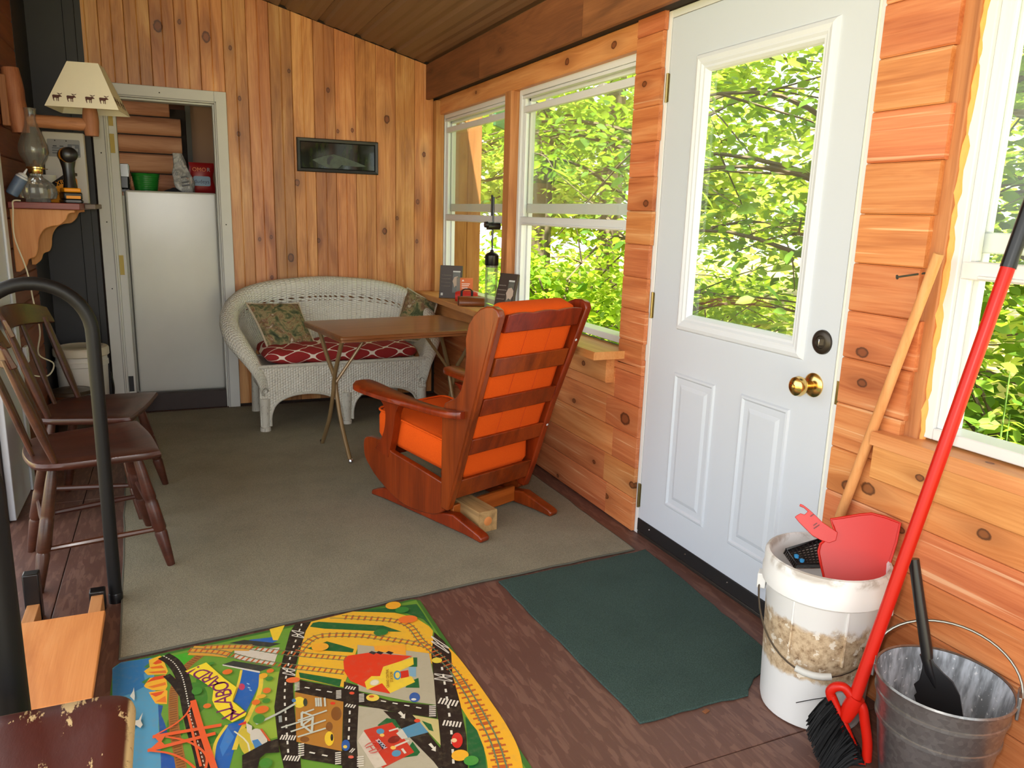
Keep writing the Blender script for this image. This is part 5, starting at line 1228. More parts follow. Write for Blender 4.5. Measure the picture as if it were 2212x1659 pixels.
def clipok(p): return -.218 < p.x < .733 and p.y < 2.29+(p.x+.205)*.0752
def poly(F, pts, rgb): put([F(*p) for p in pts], rgb)
def path(F, pts, n=6): return bez([F(*p) for p in pts], n)
def ribbon(P, w, rgb):
    N = []
    for i in range(len(P)): d = (P[min(i+1, len(P)-1)]-P[max(i-1, 0)]).normalized(); N.append(Vector((-d.y, d.x, 0))*(w/2))
    LAY[0] += .000014
    for i in range(len(P)-1):
        if clipok(P[i]) and clipok(P[i+1]): put([P[i]-N[i], P[i+1]-N[i+1], P[i+1]+N[i+1], P[i]+N[i]], rgb); LAY[0] -= .000014
    LAY[0] += .000014
def arc_pts(P, step):
    out = []; acc = 0; 
    for i in range(len(P)-1):
        a, b = P[i], P[i+1]; L = (b-a).length
        while acc <= L: out.append((a+(b-a)*(acc/L), (b-a).normalized())); acc += step
        acc -= L
    return out
def dashes(P, w, L, step, rgb=(226, 222, 206)):
    for p, d in arc_pts(P, step):
        n = Vector((-d.y, d.x, 0))*(w/2); 
        if clipok(p): put([p-n, p+d*L-n, p+d*L+n, p+n], rgb); LAY[0] -= .000014
    LAY[0] += .000014
def ties(P, w, t=.006, step=.021, rgb=(190, 92, 40)):
    for p, d in arc_pts(P, step):
        n = Vector((-d.y, d.x, 0))*(w/2); e = d*(t/2)
        if clipok(p+n) and clipok(p-n): put([p-n-e, p-n+e, p+n+e, p+n-e], rgb); LAY[0] -= .000014
    LAY[0] += .000014
def rails(P, g=.020, w=.0035, rgb=(98, 122, 90)):
    for s in (-1, 1):
        Q = []
        for i in range(len(P)):
            d = (P[min(i+1, len(P)-1)]-P[max(i-1, 0)]).normalized(); Q.append(P[i]+Vector((-d.y, d.x, 0))*(g/2*s))
        ribbon(Q, w, rgb)
def ell(F, cx, cy, rx, ry, rgb, a=0, n=18):
    poly(F, [(cx+rx*math.cos(t)*math.cos(a)-ry*math.sin(t)*math.sin(a), cy+rx*math.cos(t)*math.sin(a)+ry*math.sin(t)*math.cos(a)) for t in np.linspace(0, 2*math.pi, n, endpoint=False)], rgb)
def cross(F, a, b, n, L, rgb=(222, 216, 200)):
    A, B = F(*a), F(*b); d = (B-A).normalized(); nn = Vector((-d.y, d.x, 0))*(L/2); w = (B-A).length/n*.28
    for i in range(n): p = A.lerp(B, (i+.5)/n); put([p-nn-d*w, p-nn+d*w, p+nn+d*w, p+nn-d*w], rgb)
RD, YL, GRN, DG, BL, LG = (38, 30, 26), (238, 200, 52), (90, 148, 46), (24, 98, 50), (38, 98, 176), (150, 178, 62)
OB = (222, 108, 40)
put([Vector(p+(0,)) for p in [(-.21, 2.28), (.71, 2.35), (.72, 1.2), (-.21, 1.2)]], (104, 152, 52))
poly(FB, [(60, 300), (150, 238), (440, 195), (470, 198), (500, 560), (530, 670), (530, 900), (550, 1100), (560, 1800), (60, 1800)], (84, 152, 186))
poly(FB, [(62, 310), (150, 240), (440, 196), (430, 300), (380, 360), (400, 480), (240, 560), (62, 620)], (44, 116, 172))
poly(FB, [(525, 670), (575, 680), (555, 770), (590, 850), (625, 960), (540, 980)], (40, 86, 150)); poly(FB, [(550, 1150), (640, 1180), (730, 1230), (700, 1500), (560, 1500)], (36, 84, 160))
for c in ((900, 600, 130, 160), (1000, 430, 90, 60), (700, 900, 90, 130), (1050, 1000, 90, 70), (700, 250, 120, 60)): ell(FB, *c, (66, 128, 46))
poly(FB, [(640, 180), (820, 140), (880, 170), (860, 210), (760, 290)], (70, 168, 40))
for pts, cl in (([(380, 290), (440, 240), (480, 260), (420, 300)], (70, 130, 70)), ([(355, 440), (440, 390), (470, 420), (400, 470)], (70, 130, 70)), ([(430, 215), (545, 172), (570, 195), (625, 330), (610, 360), (420, 370), (380, 330), (440, 290)], (240, 186, 50)), ([(470, 250), (550, 195), (565, 245), (500, 262)], (224, 84, 34)), ([(440, 290), (560, 270), (590, 300), (460, 305)], (230, 110, 36)), ([(420, 340), (600, 320), (612, 350), (470, 352)], (226, 110, 40)), ([(380, 480), (440, 400), (600, 365), (620, 480), (600, 520), (470, 525), (400, 500)], (242, 180, 50)), ([(390, 455), (480, 390), (595, 368), (600, 400), (460, 430)], (224, 72, 30)), ([(420, 490), (600, 440), (605, 470), (480, 500)], (232, 120, 40)), ([(430, 545), (600, 520), (620, 530), (615, 665), (500, 660), (460, 600)], (242, 176, 50)), ([(440, 560), (590, 530), (560, 565), (500, 590)], (226, 84, 36)), ([(500, 640), (600, 580), (610, 650)], (230, 120, 44))): poly(FB, pts, cl)
sp1 = path(FB, [(960, 165), (800, 300), (705, 470), (680, 600), (690, 900), (760, 1313), (800, 1700)]); ribbon(sp1, .024, (158, 104, 48)); ties(sp1, .018, .0035, .010, (122, 70, 36))
r1 = path(FB, [(580, 175), (680, 240), (760, 360), (800, 500), (830, 650), (860, 800), (900, 950), (950, 1100), (1000, 1313), (1080, 1700)]); ribbon(path(FB, [(610, 370), (690, 450), (770, 560), (820, 620)]), .020, RD); ribbon(r1, .036, RD); dashes(r1, .0035, .006, .012)
poly(FB, [(820, 780), (880, 770), (1040, 1313), (960, 1313)], (92, 44, 28)); dashes(path(FB, [(850, 780), (910, 980), (1000, 1313)]), .003, .009, .016)
# river, banks, bridge
poly(FB, [(1450, 12), (1725, -20), (1740, 20), (1640, 60), (1470, 40)], BL); poly(FC, [(-70, 235), (60, 200), (0, 330), (-40, 330)], YL)
poly(FB, [(1380, 310), (1560, 340), (1560, 450), (1490, 600), (1420, 740), (1330, 660), (1280, 630), (1330, 480)], BL)
poly(FB, [(1580, 350), (1800, 330), (1750, 700), (1745, 1000), (1600, 1040), (1500, 900), (1430, 830), (1500, 650)], LG)
poly(FB, [(1240, 870), (1410, 815), (1370, 950), (1300, 1120), (1250, 1313), (1230, 1600), (1085, 1600), (1085, 1313), (1110, 1070), (1180, 960)], BL); poly(FB, [(1230, 900), (1300, 1000), (1180, 1200), (1150, 1100)], (64, 126, 196))
for P, w in (([(1372, 320), (1340, 460), (1275, 640)], .007), ([(1575, 360), (1555, 540), (1440, 800), (1360, 960), (1300, 1130)], .012), ([(1225, 880), (1110, 1060), (1080, 1280)], .008)): ribbon(path(FB, P), w, (230, 200, 66))
poly(FB, [(1500, 100), (1760, 90), (1700, 270), (1300, 205), (1300, 95)], (208, 200, 184)); poly(FB, [(1250, 45), (1650, 85), (1770, 50), (1400, 12)], (52, 56, 52)); poly(FB, [(1180, 262), (1560, 332), (1690, 290), (1290, 226)], (52, 56, 52))
poly(FB, [(1180, 262), (1560, 332), (1560, 350), (1180, 274)], (216, 212, 200))
ell(FB, 1375, 490, 32, 34, (196, 60, 96))
for x, y in ((1440, 460), (1465, 525), (1450, 500)): ell(FB, x, y, 16, 6, (150, 186, 214), .4)
# vertical road, crossings
poly(FC, [(150, 190), (285, 172), (210, 340), (160, 520), (130, 720), (140, 900), (160, 1100), (190, 1300), (215, 1600), (90, 1600), (0, 1180), (-30, 900), (10, 620), (60, 420), (105, 260)], RD)
poly(FC, [(285, 172), (640, 85), (1000, 95), (1180, 140), (1290, 210), (1325, 250), (1310, 380), (1290, 440), (680, 400), (560, 730), (150, 650), (200, 380), (240, 250)], (236, 182, 50))
poly(FC, [(640, 85), (1185, 20), (1235, 90), (1330, 240), (1240, 150), (1100, 100), (1000, 95)], DG)
for pts in ([(275, 215), (300, 182), (350, 172), (900, 205), (1060, 258), (900, 255), (400, 232)], [(250, 400), (420, 340), (540, 372), (650, 405), (640, 435), (300, 412)], [(180, 605), (545, 665), (530, 725), (190, 650)]): poly(FC, pts, DG)
bed = path(FC, [(1250, 330), (1400, 470), (1530, 640), (1680, 860), (1820, 1080), (1920, 1300), (1960, 1600)]); ribbon(bed, .085, (240, 178, 44))
poly(FC, [(1600, 980), (1700, 1100), (1760, 1250), (1790, 1500), (1640, 1500), (1615, 1150)], DG)
poly(FC, [(1335, 260), (1420, 340), (1480, 440), (1490, 620), (1560, 880), (1610, 1150), (1630, 1600), (1370, 1600), (1390, 1180), (1350, 880), (1330, 640), (1310, 450)], RD)
T3 = path(FC, [(-748, 415), (-500, 432), (-250, 495), (0, 540), (300, 575), (575, 605)]); T4 = path(FC, [(-620, 395), (-300, 385), (0, 430), (300, 462), (580, 485)])
for F_, wd in ((path(FC, [(-740, 418), (-550, 425), (-400, 440)]), .05), (path(FC, [(-620, 400), (-420, 392), (-230, 395)]), .035)): ribbon(F_, wd, (214, 156, 56))
for T in (T3, T4): ties(T, .026, .0055, .0175); rails(T)
T1 = path(FC, [(420, 128), (700, 140), (1000, 165), (1130, 215), (1220, 330), (1310, 410)]); T2 = path(FC, [(190, 420), (280, 330), (400, 290), (700, 290), (1000, 330), (1250, 375), (1330, 430), (1480, 570), (1600, 740), (1750, 1000), (1850, 1200), (1920, 1418), (1960, 1600)])
for T in (T1, T2): ties(T, .030, .0065, .021); rails(T, .018)
ties(path(FC, [(1560, 690), (1600, 740), (1750, 1000), (1850, 1200), (1920, 1418), (1960, 1600)]), .050, .007, .024)
rails(path(FC, [(1500, 600), (1600, 740), (1750, 1000), (1850, 1200), (1920, 1418), (1960, 1600)]), .020)
dashes(path(FC, [(205, 190), (100, 500), (60, 760), (70, 1000), (90, 1300)]), .0045, .014, .032); dashes(path(FC, [(1400, 560), (1440, 800), (1480, 1100), (1500, 1400)]), .006, .016, .036)
for a, b in (((40, 590), (150, 610)), ((1335, 640), (1490, 660)), ((1310, 320), (1460, 420)), ((120, 270), (225, 290))):
    for s in (-18, 18): ribbon(path(FC, [(a[0], a[1]-s), (b[0], b[1]+s)], 2), .0035, (216, 210, 196)); ribbon(path(FC, [(a[0], a[1]+s*1.3), (b[0], b[1]+s*1.3)], 2), .0035, (216, 210, 196))
# town blocks
poly(FC, [(190, 672), (560, 742), (690, 770), (960, 850), (1350, 890), (1360, 1000), (940, 935), (690, 885), (560, 858), (150, 775)], RD)
poly(FC, [(680, 372), (820, 385), (1290, 445), (1330, 640), (1350, 885), (1100, 850), (680, 762)], (180, 172, 146))
poly(FC, [(565, 685), (690, 722), (690, 1600), (545, 1600), (560, 860)], RD); poly(FC, [(190, 1200), (545, 1280), (700, 1330), (1000, 1400), (1000, 1480), (200, 1345)], RD)
poly(FC, [(145, 775), (560, 858), (545, 1280), (160, 1200)], (180, 122, 48))
for c in ((500, 960, 45, 60), (440, 1070, 30, 40), (230, 1180, 40, 25)): ell(FC, *c, (132, 82, 36))
poly(FC, [(690, 895), (860, 915), (940, 935), (1400, 1418), (1420, 1600), (700, 1600), (675, 1200)], (182, 174, 150))
poly(FC, [(900, 935), (1150, 962), (1400, 1270), (1400, 1418), (1390, 1450), (1330, 1370)], RD); poly(FC, [(1150, 972), (1370, 1010), (1390, 1230)], (200, 186, 124)); poly(FC, [(1228, 1020), (1310, 1050), (1330, 1112), (1290, 1100)], DG)
# station
poly(FC, [(1130, 480), (1190, 480), (1190, 560), (1110, 560)], DG); poly(FC, [(1110, 690), (1200, 655), (1210, 740), (1090, 738)], DG)
poly(FC, [(820, 382), (1090, 372), (1095, 462), (830, 425)], (242, 166, 52)); poly(FC, [(560, 510), (600, 465), (770, 440), (1150, 468), (940, 560), (880, 640), (960, 790), (800, 760), (620, 680), (568, 600)], (222, 60, 30))
for x in (810, 870, 955): poly(FC, [(x-35, 440), (x-10, 425), (x+35, 438), (x+10, 456)], (28, 34, 44))
poly(FC, [(900, 560), (1155, 478), (1160, 540), (1000, 615), (1000, 655), (1140, 640), (1172, 690), (960, 785), (890, 700), (760, 757), (742, 690), (800, 640), (872, 640)], (238, 204, 60)); ell(FC, 826, 695, 42, 26, (212, 200, 160), -.2); ell(FC, 826, 695, 34, 20, (230, 222, 196), -.2)
poly(FC, [(1115, 565), (1180, 560), (1180, 648), (1130, 640)], (128, 170, 190)); poly(FC, [(1045, 600), (1112, 588), (1120, 645), (1050, 660)], (206, 50, 30)); ell(FC, 1020, 632, 32, 40, (70, 140, 180)); ell(FC, 1022, 632, 20, 26, (240, 210, 90))
# police house
poly(FC, [(850, 1060), (930, 998), (1000, 1010), (1050, 1085), (960, 1110)], DG); poly(FC, [(1050, 1340), (1150, 1200), (1215, 1290), (1190, 1320)], DG); poly(FC, [(1050, 1092), (1210, 1030), (1285, 1120), (1110, 1168)], (84, 142, 172))
poly(FC, [(690, 1185), (740, 1100), (975, 1035), (1165, 1290), (900, 1425), (860, 1400)], (200, 56, 36)); poly(FC, [(682, 1190), (735, 1110), (930, 1395), (830, 1430)], (210, 198, 178))
ell(FC, 875, 1112, 34, 24, (84, 146, 178)); ell(FC, 1012, 1300, 40, 28, (84, 146, 178), -.2); ell(FC, 992, 1182, 55, 30, (130, 34, 26), -.3); poly(FC, [(1010, 1130), (1060, 1090), (1110, 1165), (1060, 1180)], (206, 200, 184)); ell(FC, 890, 1145, 20, 14, (240, 190, 90)); ell(FC, 985, 1252, 24, 16, (240, 190, 90))
poly(FC, [(850, 1200), (868, 1185), (925, 1245), (895, 1268)], (40, 44, 60))
for a, b in (((950, 1110), (1030, 1085)), ((1000, 1240), (1120, 1190)), ((1060, 1260), (1090, 1300))): ribbon(path(FC, [a, b], 2), .006, (214, 208, 192))
# cars, signs, helicopter, scaffolding
for c in ((810, 825, 56, 30, (238, 204, 80)), (1168, 822, 46, 42, (46, 90, 160)), (580, 1232, 36, 48, (46, 90, 160)), (1530, 1190, 48, 66, (212, 44, 34)), (440, 1175, 40, 62, (240, 200, 50)), (185, 865, 50, 48, (240, 210, 60)), (632, 786, 22, 12, (222, 80, 50)), (625, 1332, 24, 13, (222, 100, 80)), (470, 873, 22, 12, (222, 60, 40)), (1190, 1022, 26, 16, (222, 70, 40)), (1358, 506, 44, 24, (222, 200, 70))): ell(FC, *c)
for c in ((800, 815, 22, 10, (206, 90, 40)), (1160, 840, 22, 10, (220, 220, 210)), (575, 1245, 18, 14, (230, 200, 90)), (1505, 1190, 24, 18, (240, 200, 150)), (462, 1165, 12, 30, (40, 34, 30)), (235, 865, 18, 34, (60, 66, 50)), (138, 850, 18, 16, (70, 120, 170))): ell(FC, *c)
for pts in ([(1025, 955), (1048, 940), (1075, 970), (1088, 960), (1085, 1005), (1045, 995), (1060, 985)], [(1285, 1225), (1308, 1212), (1335, 1248), (1350, 1240), (1348, 1286), (1308, 1272), (1322, 1262)]): poly(FC, pts, (224, 218, 200))
for a, b, n, L in (((165, 690), (165, 765), 6, .014), ((520, 760), (520, 835), 6, .014), ((715, 790), (715, 865), 6, .014), ((575, 735), (665, 750), 4, .014), ((575, 888), (665, 905), 4, .014), ((1320, 890), (1320, 990), 6, .018), ((1370, 850), (1540, 880), 6, .026), ((1405, 1040), (1570, 1060), 6, .022), ((20, 1165), (155, 1172), 6, .018), ((200, 1215), (200, 1330), 6, .014), ((515, 1290), (515, 1400), 6, .014), ((50, 1340), (190, 1352), 6, .018), ((705, 1325), (705, 1420), 5, .016), ((620, 1275), (650, 1285), 2, .016)): cross(FC, a, b, n, L)
dashes(path(FC, [(230, 740), (450, 780)]), .0045, .015, .034); dashes(path(FC, [(880, 855), (1260, 925)]), .0045, .015, .034); dashes(path(FC, [(615, 940), (605, 1170)]), .0045, .015, .034); dashes(path(FC, [(270, 1295), (460, 1335)]), .0045, .015, .034)
GRY = (196, 200, 184)
for a, b in (((30, 1085), (300, 1000)), ((110, 1120), (410, 1020)), ((170, 1165), (410, 1090)), ((170, 1025), (420, 938)), ((205, 955), (205, 1070)), ((300, 990), (290, 1130)), ((205, 965), (310, 928)), ((300, 985), (205, 950)), ((205, 1060), (290, 1125)), ((205, 1070), (300, 1000))): ribbon(path(FC, [a, b], 2), .006, GRY)
for x in (325, 345, 365, 400): ribbon(path(FC, [(x, 830), (x+5, 905)], 2), .005, GRY)
ribbon(path(FB, [(1520, 880), (1740, 775), (1920, 672)], 3), .008, (186, 190, 176)); ribbon(path(FC, [(20, 985), (25, 1040)], 2), .008, (150, 156, 150))
ell(FB, 1440, 1075, 90, 160, (206, 184, 60), -.35); poly(FB, [(1420, 870), (1480, 900), (1480, 1000), (1430, 960)], (214, 206, 190)); ell(FB, 1548, 1030, 80, 110, (206, 200, 184), -.5)
poly(FB, [(1480, 1050), (1540, 1035), (1590, 1100), (1580, 1130), (1510, 1130)], (66, 130, 186)); poly(FB, [(1340, 885), (1420, 850), (1420, 880), (1350, 895)], (214, 54, 44)); ribbon(path(FB, [(1300, 955), (1440, 1080), (1455, 1280)], 3), .004, (220, 214, 180)); ribbon(path(FB, [(1570, 930), (1670, 1070)], 2), .005, (206, 90, 50)); ribbon(path(FB, [(1500, 1165), (1660, 1105)], 2), .004, (210, 200, 180))
poly(FB, [(1640, 1060), (1745, 1030), (1760, 1170), (1620, 1180), (1560, 1230), (1540, 1313), (1500, 1500), (1380, 1500), (1380, 1200)], RD)
for P, w in (([(470, 1012), (1170, 890)], .013), ([(420, 1152), (1110, 975)], .013), ([(880, 640), (960, 920), (1090, 1313), (1150, 1500)], .015), ([(878, 645), (820, 770), (700, 880), (490, 1000)], .005), ([(420, 1152), (640, 1180), (800, 1250), (900, 1330)], .006), ([(600, 1010), (800, 1050), (950, 1130), (1020, 1220), (1010, 1330)], .006), ([(830, 780), (960, 1313)], .006)): ribbon(path(FB, P), w, (232, 94, 46))
poly(FB, [(480, 1005), (610, 985), (560, 1060), (600, 1100), (430, 1150), (530, 1060)], (230, 100, 52))
for x, y, rx, ry in ((1230, 350, 52, 26), (1025, 697, 42, 24), (1580, 735, 72, 38), (1520, 660, 44, 26), (1630, 540, 42, 28), (1665, 340, 38, 20)): ell(FB, x, y, rx, ry, (226, 112, 42), -.2)
for x, y, rx, ry in ((1595, 390, 44, 26), (1575, 600, 48, 20)): ell(FB, x, y, rx, ry, (232, 170, 50), -.2)
for x, y, rx, ry in ((1655, 420, 40, 22), (1625, 645, 42, 24), (1550, 830, 62, 48), (920, 545, 55, 38), (1065, 265, 36, 14), (1620, 1280, 70, 50)): ell(FB, x, y, rx, ry, (70, 136, 50), -.2)
for c in ((985, 42, 66, 32, (240, 170, 44)), (1110, 160, 82, 32, (236, 118, 48)), (362, 397, 74, 34, (240, 170, 48)), (130, 680, 60, 24, (232, 112, 56)), (880, 272, 62, 28, (40, 116, 54)), (1060, 80, 60, 26, (50, 130, 54)), (1555, 1325, 74, 48, (240, 176, 44)), (1650, 1370, 64, 42, (70, 150, 60))): ell(FC, *c, -.1)
poly(FB, [(240, 600), (270, 550), (280, 510), (290, 600), (285, 645)], (214, 216, 206)); poly(FB, [(185, 810), (260, 815), (290, 850), (330, 840), (370, 765), (350, 850), (370, 890), (345, 925), (300, 895), (245, 930), (270, 870), (260, 830)], (222, 216, 200)); poly(FB, [(185, 808), (262, 812), (250, 832)], (206, 60, 50))
poly(FB, [(800, 345), (1015, 255), (1200, 420), (1325, 510), (1290, 600), (1280, 650), (1425, 770), (1410, 800), (1280, 865), (1210, 820), (1110, 720), (1075, 640), (1085, 560), (1090, 525), (960, 440)], (242, 214, 52))
me = bpy.data.meshes.new('mat_print'); me.from_pydata(PV, [], PF); ca = me.color_attributes.new('Col', 'FLOAT_COLOR', 'CORNER')
for p, c in zip(me.polygons, PCOL):
    for li in p.loop_indices: ca.data[li].color = c
me.materials.append(PRINT); pr_o = bpy.data.objects.new('printed_design', me); col.objects.link(pr_o); pr_o.parent = pm
PURP = plain('purple_ink', (120, 36, 92), .55); zt_ = LAY[0]+.0002
def mat_text(ch, c, d, size, mat, name='lettering'):
    d = Vector((d.x, d.y, 0)).normalized(); text_mesh(ch, size, mat, pm, frame_mat((c.x, c.y, zt_), d, (-d.y, d.x, 0)), name, extrude=.0002)
LET = [('A', 1310, 790), ('L', 1238, 778), ('L', 1208, 722), ('A', 1192, 640), ('B', 1200, 568), ('O', 1170, 498), ('A', 1110, 462), ('R', 1048, 408), ('D', 968, 366), ('!', 888, 330)]
for i, (ch, x, y) in enumerate(LET):
    a = FB(*LET[max(i-1, 0)][1:]); b = FB(*LET[min(i+1, len(LET)-1)][1:]); mat_text(ch, FB(x, y), b-a, .062, PURP)
BRI = plain('brown_ink2', (150, 96, 30), .55)
mat_text('GRAND CENTRAL', FC(938, 665), FC(938, 590)-FC(945, 740), .011, BRI); mat_text('STATION', FC(972, 655), FC(972, 590)-FC(978, 720), .012, BRI)
mat_text('POLICE', FC(886, 1226), FC(855, 1195)-FC(915, 1255), .013, WHITEP); mat_text('(H)', FC(805, 1262), FC(770, 1220)-FC(840, 1310), .034, plain('pink_ink', (196, 90, 80), .6))

# ---------------------------------------------------------------- outdoors
GROUND = plain('forest_ground', (150, 140, 84), .95, var=.35, nscale=1.2)
gnd = MB().add([(-30, -30, -.36), (34, -30, -.36), (34, 34, -.36), (-30, 34, -.36), (-30, -30, -.8), (34, -30, -.8), (34, 34, -.8), (-30, 34, -.8)], [(0, 1, 2, 3), (4, 7, 6, 5), (0, 3, 7, 4), (1, 5, 6, 2), (0, 4, 5, 1), (2, 6, 7, 3)]).build('ground', GROUND); struct(gnd)
EXTW = wood('outside_boards', (140, 82, 40), (172, 108, 58), (190, 128, 76), rough=.7, var=.06, freq=8)
ew = MB().box((1.861, 5.62, -.35), (2.19, 5.68, 2.6)).build('wall_wing', SHEATH); struct(ew)
for k in range(3): board('board', ew, (2.19-k*.11, 5.62, -.35), (0, 0, 1), (-1, 0, 0), 2.95, .108, .018, EXTW, .003)
gp_ = thing('green_board', 'green painted board hanging outside under the eaves', 'board', (2.55, 6.0, 1.98), math.radians(52))
MB().box((-.34, -.012, 0), (.34, .012, .42)).build('panel', plain('green_paint', (58, 116, 72), .5, var=.1), gp_, bevel=.004)
MB().box((-.34, -.014, .36), (.34, .03, .44)).build('dark_header', BLACKP, gp_)
MB().bar((-.30, 0, .42), (-.30, 0, .95), .03, .03).build('hanger', SHEATH, gp_); MB().bar((.30, 0, .42), (.30, 0, .95), .03, .03).build('hanger', SHEATH, gp_)

def leafm(name, a, b, tr=.55):
    t = NT(name); r = t.n('NewGeometry').outputs['Random Per Island']
    c = t.mix(r, lin(a), lin(b)); t.set(Base_Color=c, Roughness=.5); t.b.inputs['Specular IOR Level'].default_value = .25
    tl = t.n('BsdfTranslucent', Color=t.mix(.35, c, lin((190, 210, 40)))); mx = t.n('MixShader'); mx.inputs[0].default_value = tr
    t.t.links.new(t.b.outputs[0], mx.inputs[1]); t.t.links.new(tl.outputs[0], mx.inputs[2]); t.t.links.new(mx.outputs[0], t.out.inputs[0]); return t.m
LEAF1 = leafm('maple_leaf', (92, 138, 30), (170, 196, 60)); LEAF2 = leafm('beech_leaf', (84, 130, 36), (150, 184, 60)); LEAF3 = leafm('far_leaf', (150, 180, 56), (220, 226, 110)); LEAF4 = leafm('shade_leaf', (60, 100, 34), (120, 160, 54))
BARK = plain('bark', (92, 80, 60), .9, var=.35, nscale=14, bump=.6, bscale=30)
def leaf_cloud(name, C, S, mat, parent, g, flat=.55):
    C = np.asarray(C); S = np.asarray(S); keep = C[:, 0]+parent.location.x > 2.12; C = C[keep]; S = S[keep][:, None]; n = len(C)
    yaw = g.uniform(0, 2*np.pi, n); d = np.stack([np.cos(yaw), np.sin(yaw), g.normal(-.25, .35, n)], 1); d /= np.linalg.norm(d, axis=1)[:, None]
    up = np.stack([g.normal(0, flat, n), g.normal(0, flat, n), np.ones(n)], 1); sidev = np.cross(up, d); sidev /= np.linalg.norm(sidev, axis=1)[:, None]; nn = np.cross(d, sidev)
    pts = [(0, 0, 0), (.30, .27, .05), (.66, .24, .05), (1, 0, -.04), (.66, -.24, .05), (.30, -.27, .05)]
    V = np.stack([C+S*(d*a+sidev*b+nn*c) for a, b, c in pts], 1).reshape(-1, 3)
    base = np.arange(n)[:, None]*6; F = np.concatenate([base+np.array([[0, 1, 2, 3]]), base+np.array([[0, 3, 4, 5]])], 1).reshape(-1, 4)
    me = bpy.data.meshes.new(name); me.vertices.add(n*6); me.vertices.foreach_set('co', V.astype(np.float32).ravel())
    me.loops.add(n*8); me.loops.foreach_set('vertex_index', F.astype(np.int32).ravel()); me.polygons.add(n*2); me.polygons.foreach_set('loop_start', np.arange(0, n*8, 4, dtype=np.int32))
    me.update(calc_edges=True); me.materials.append(mat); o = bpy.data.objects.new(name, me); col.objects.link(o); o.parent = parent; o['kind'] = 'stuff'; return o
def tree(name, label, cat, x, y, h, r, crown, nleaf, ls, mat, seed, group=None, lean=(0, 0), nb=14, rt=.1, trunk=True, zlo=.3):
    g = np.random.default_rng(seed); t = thing(name, label, cat, (x, y, -.36), 0, group)
    if trunk: MB().tube([(lean[0]*q*h, lean[1]*q*h, q*h) for q in (0, .25, .5, .75, 1)], [rt, rt*.85, rt*.7, rt*.5, rt*.25], 10).build('trunk', BARK, t)
    C = []; S = []; b = MB(); per = nleaf//nb
    for k in range(nb):
        z0 = h*g.uniform(zlo, .95); a = 2*np.pi*(k/nb)+g.uniform(-.4, .4); L = r*g.uniform(.6, 1.1); tip = Vector((lean[0]*z0+math.cos(a)*L, lean[1]*z0+math.sin(a)*L, z0+crown*g.uniform(-.35, .35)))
        tip.x = max(tip.x, 2.3-x); st0 = Vector((lean[0]*z0*.9, lean[1]*z0*.9, z0*.9)); mid = st0.lerp(tip, .5)+Vector((0, 0, .1*L)); P = bez([st0, mid, tip], 5)
        b.tube(P, [max(.006, rt*.35*(1-i/len(P))) for i in range(len(P))], 5)
        for _ in range(3):                                   # twigs
            i = g.integers(3, len(P)-1); e = P[i]+Vector(g.normal(0, .28*L, 3)*np.array([1, 1, .5])); e.x = max(e.x, 2.25-x); b.tube([P[i], P[i].lerp(e, .5)+Vector((0, 0, .03)), e], [.008, .006, .003], 4)
        q = g.uniform(.25, 1.05, per); base = np.array([P[min(len(P)-1, int(v*(len(P)-1)))] for v in q]); spread = (.10+.22*q)[:, None]*L
        C.append(base+g.normal(0, 1, (per, 3))*spread*np.array([1, 1, .45])); S.append(g.uniform(.6, 1.25, per)*ls)
    b.build('branches', BARK, t)['kind'] = 'stuff'; leaf_cloud('foliage', np.concatenate(C), np.concatenate(S), mat, t, g); return t
def bush(name, label, x, y, rx, rz, nleaf, ls, mat, seed, group):
    g = np.random.default_rng(seed); t = thing(name, label, 'shrub', (x, y, -.36), 0, group); b = MB(); C = []
    for k in range(12):
        a = g.uniform(0, 6.28); e = Vector((math.cos(a)*rx*g.uniform(.3, 1), math.sin(a)*rx*g.uniform(.3, 1), rz*g.uniform(.5, 1))); b.tube(bez([(0, 0, 0), (e.x*.35, e.y*.35, e.z*.6), e], 4), [.012]*4+[.010]*4+[.006], 5)
        n = nleaf//12; q = g.uniform(.15, 1.05, n)[:, None]; C.append(np.array(e)[None]*q+g.normal(0, 1, (n, 3))*np.array([rx*.28, rx*.28, rz*.18]))
    b.build('stems', BARK, t)['kind'] = 'stuff'; C = np.concatenate(C); C[:, 2] = np.maximum(C[:, 2], .03); leaf_cloud('foliage', C, g.uniform(.6, 1.3, len(C))*ls, mat, t, g); return t
FG = 'trees in the woods outside'
tree('beech_tree', 'leafy tree behind the siding between window and door', 'tree', 4.3, 6.6, 4.4, 2.0, 1.2, 4200, .085, LEAF2, 11, FG, nb=20, rt=.08, zlo=.12)
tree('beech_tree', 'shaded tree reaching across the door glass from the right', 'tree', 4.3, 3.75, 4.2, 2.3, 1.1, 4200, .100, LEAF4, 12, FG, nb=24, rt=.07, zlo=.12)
tree('maple_tree', 'broad leaved maple hanging over the second window', 'tree', 4.1, 8.3, 4.2, 1.7, .8, 2000, .15, LEAF1, 13, FG, nb=16, rt=.05, zlo=.58)
tree('dark_trunk_tree', 'dark straight tree trunk in the second window', 'tree', 5.0, 10.35, 6.5, 1.9, 1.3, 2600, .15, LEAF1, 14, FG, nb=14, rt=.17, zlo=.55)
tree('pale_trunk_tree', 'pale mossy tree trunk at the right of the second window', 'tree', 6.0, 10.1, 7.0, 2.0, 1.4, 2600, .15, LEAF3, 15, FG, nb=14, rt=.20, zlo=.55)
tree('slim_tree', 'slim tree beside the wing wall in the far window', 'tree', 4.0, 11.2, 5.5, 1.8, 1.3, 3000, .15, LEAF3, 16, FG, nb=16, rt=.09, zlo=.2)
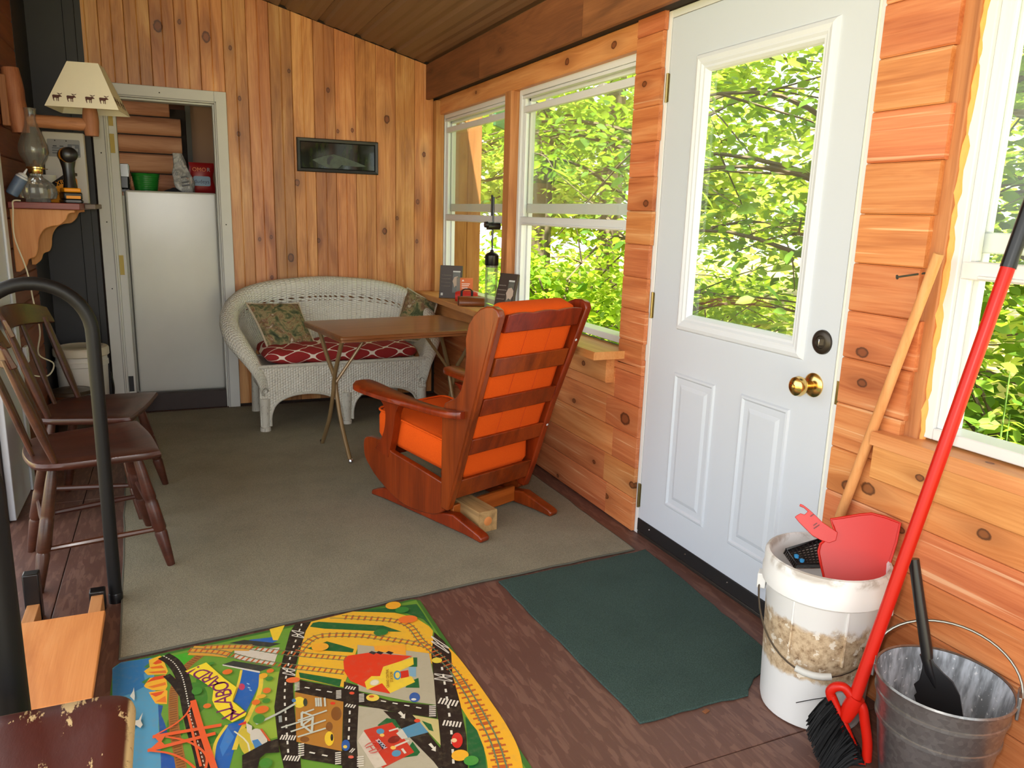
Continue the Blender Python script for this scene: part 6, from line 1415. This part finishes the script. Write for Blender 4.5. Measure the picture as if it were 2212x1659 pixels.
for k, (x, y, h, n, s_) in enumerate(((9.5, 13.5, 9, 5200, .26), (7.2, 15.5, 9, 5200, .26), (11.5, 16, 11, 5200, .30), (13, 11.0, 8, 5000, .28), (10.5, 8.6, 6.0, 4200, .24), (13.5, 6.5, 6.4, 4200, .26), (9.2, 19, 11, 4800, .32), (12.5, 3.0, 7, 4200, .26), (8.2, 2.4, 6, 4200, .22), (6.3, 19, 10, 4800, .32))):
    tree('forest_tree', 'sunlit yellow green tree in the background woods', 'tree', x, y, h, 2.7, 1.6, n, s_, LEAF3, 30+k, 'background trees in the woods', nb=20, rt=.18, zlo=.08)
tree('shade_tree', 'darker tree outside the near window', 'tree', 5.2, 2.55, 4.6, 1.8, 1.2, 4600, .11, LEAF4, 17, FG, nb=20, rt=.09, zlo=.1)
tree('added_sun_block_tree', 'unseen tree added high over the eaves to shade the near trees', 'tree', 4.6, 1.7, 6.6, 2.8, .9, 5200, .26, LEAF4, 18, FG, lean=(0, .12), nb=22, rt=.16, zlo=.72)  # out of view, added to keep the sun off the trees near the house
SG = 'shrubs growing outside the windows'
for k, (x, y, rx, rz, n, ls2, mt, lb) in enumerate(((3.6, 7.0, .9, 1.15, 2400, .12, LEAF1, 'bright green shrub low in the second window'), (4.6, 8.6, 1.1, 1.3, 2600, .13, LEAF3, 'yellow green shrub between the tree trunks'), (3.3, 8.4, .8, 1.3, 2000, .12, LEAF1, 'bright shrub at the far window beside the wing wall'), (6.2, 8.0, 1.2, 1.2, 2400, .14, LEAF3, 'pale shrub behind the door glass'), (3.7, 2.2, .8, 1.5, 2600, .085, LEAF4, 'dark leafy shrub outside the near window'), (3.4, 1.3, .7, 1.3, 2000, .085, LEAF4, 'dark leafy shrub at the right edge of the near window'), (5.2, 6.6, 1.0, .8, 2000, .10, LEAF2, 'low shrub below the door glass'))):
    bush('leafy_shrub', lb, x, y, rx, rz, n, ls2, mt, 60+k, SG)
# tall weed with narrow leaves close to the near window
gw = np.random.default_rng(3)
for k, (x, y, h, lb) in enumerate(((2.62, 1.66, 1.22, 'tall narrow leaved weed close to the near window'), (2.85, 1.78, 1.0, 'shorter narrow leaved weed behind the tall one'))):
    t = thing('goldenrod_plant', lb, 'plant', (x, y, -.36)); MB().tube([(0, 0, 0), (.01, .01, h*.5), (0, .02, h)], [.006, .005, .002], 6).build('stem', plain('green_stem', (96, 132, 50), .6), t)
    m = MB()
    for i in range(46):
        z = h*(.25+.75*i/46); a = i*2.4; L = .16*(1-.55*i/46); d = Vector((math.cos(a), math.sin(a), .25)); s_ = Vector((-math.sin(a), math.cos(a), 0)); p = Vector((0, .01+.01*z/h, z))
        m.add([p, p+d*L*.4+s_*L*.09, p+d*L+Vector((0, 0, -.03)), p+d*L*.4-s_*L*.09], [(0, 1, 2, 3)])
    m.build('narrow_leaves', LEAF1, t, smooth=False)['kind'] = 'stuff'
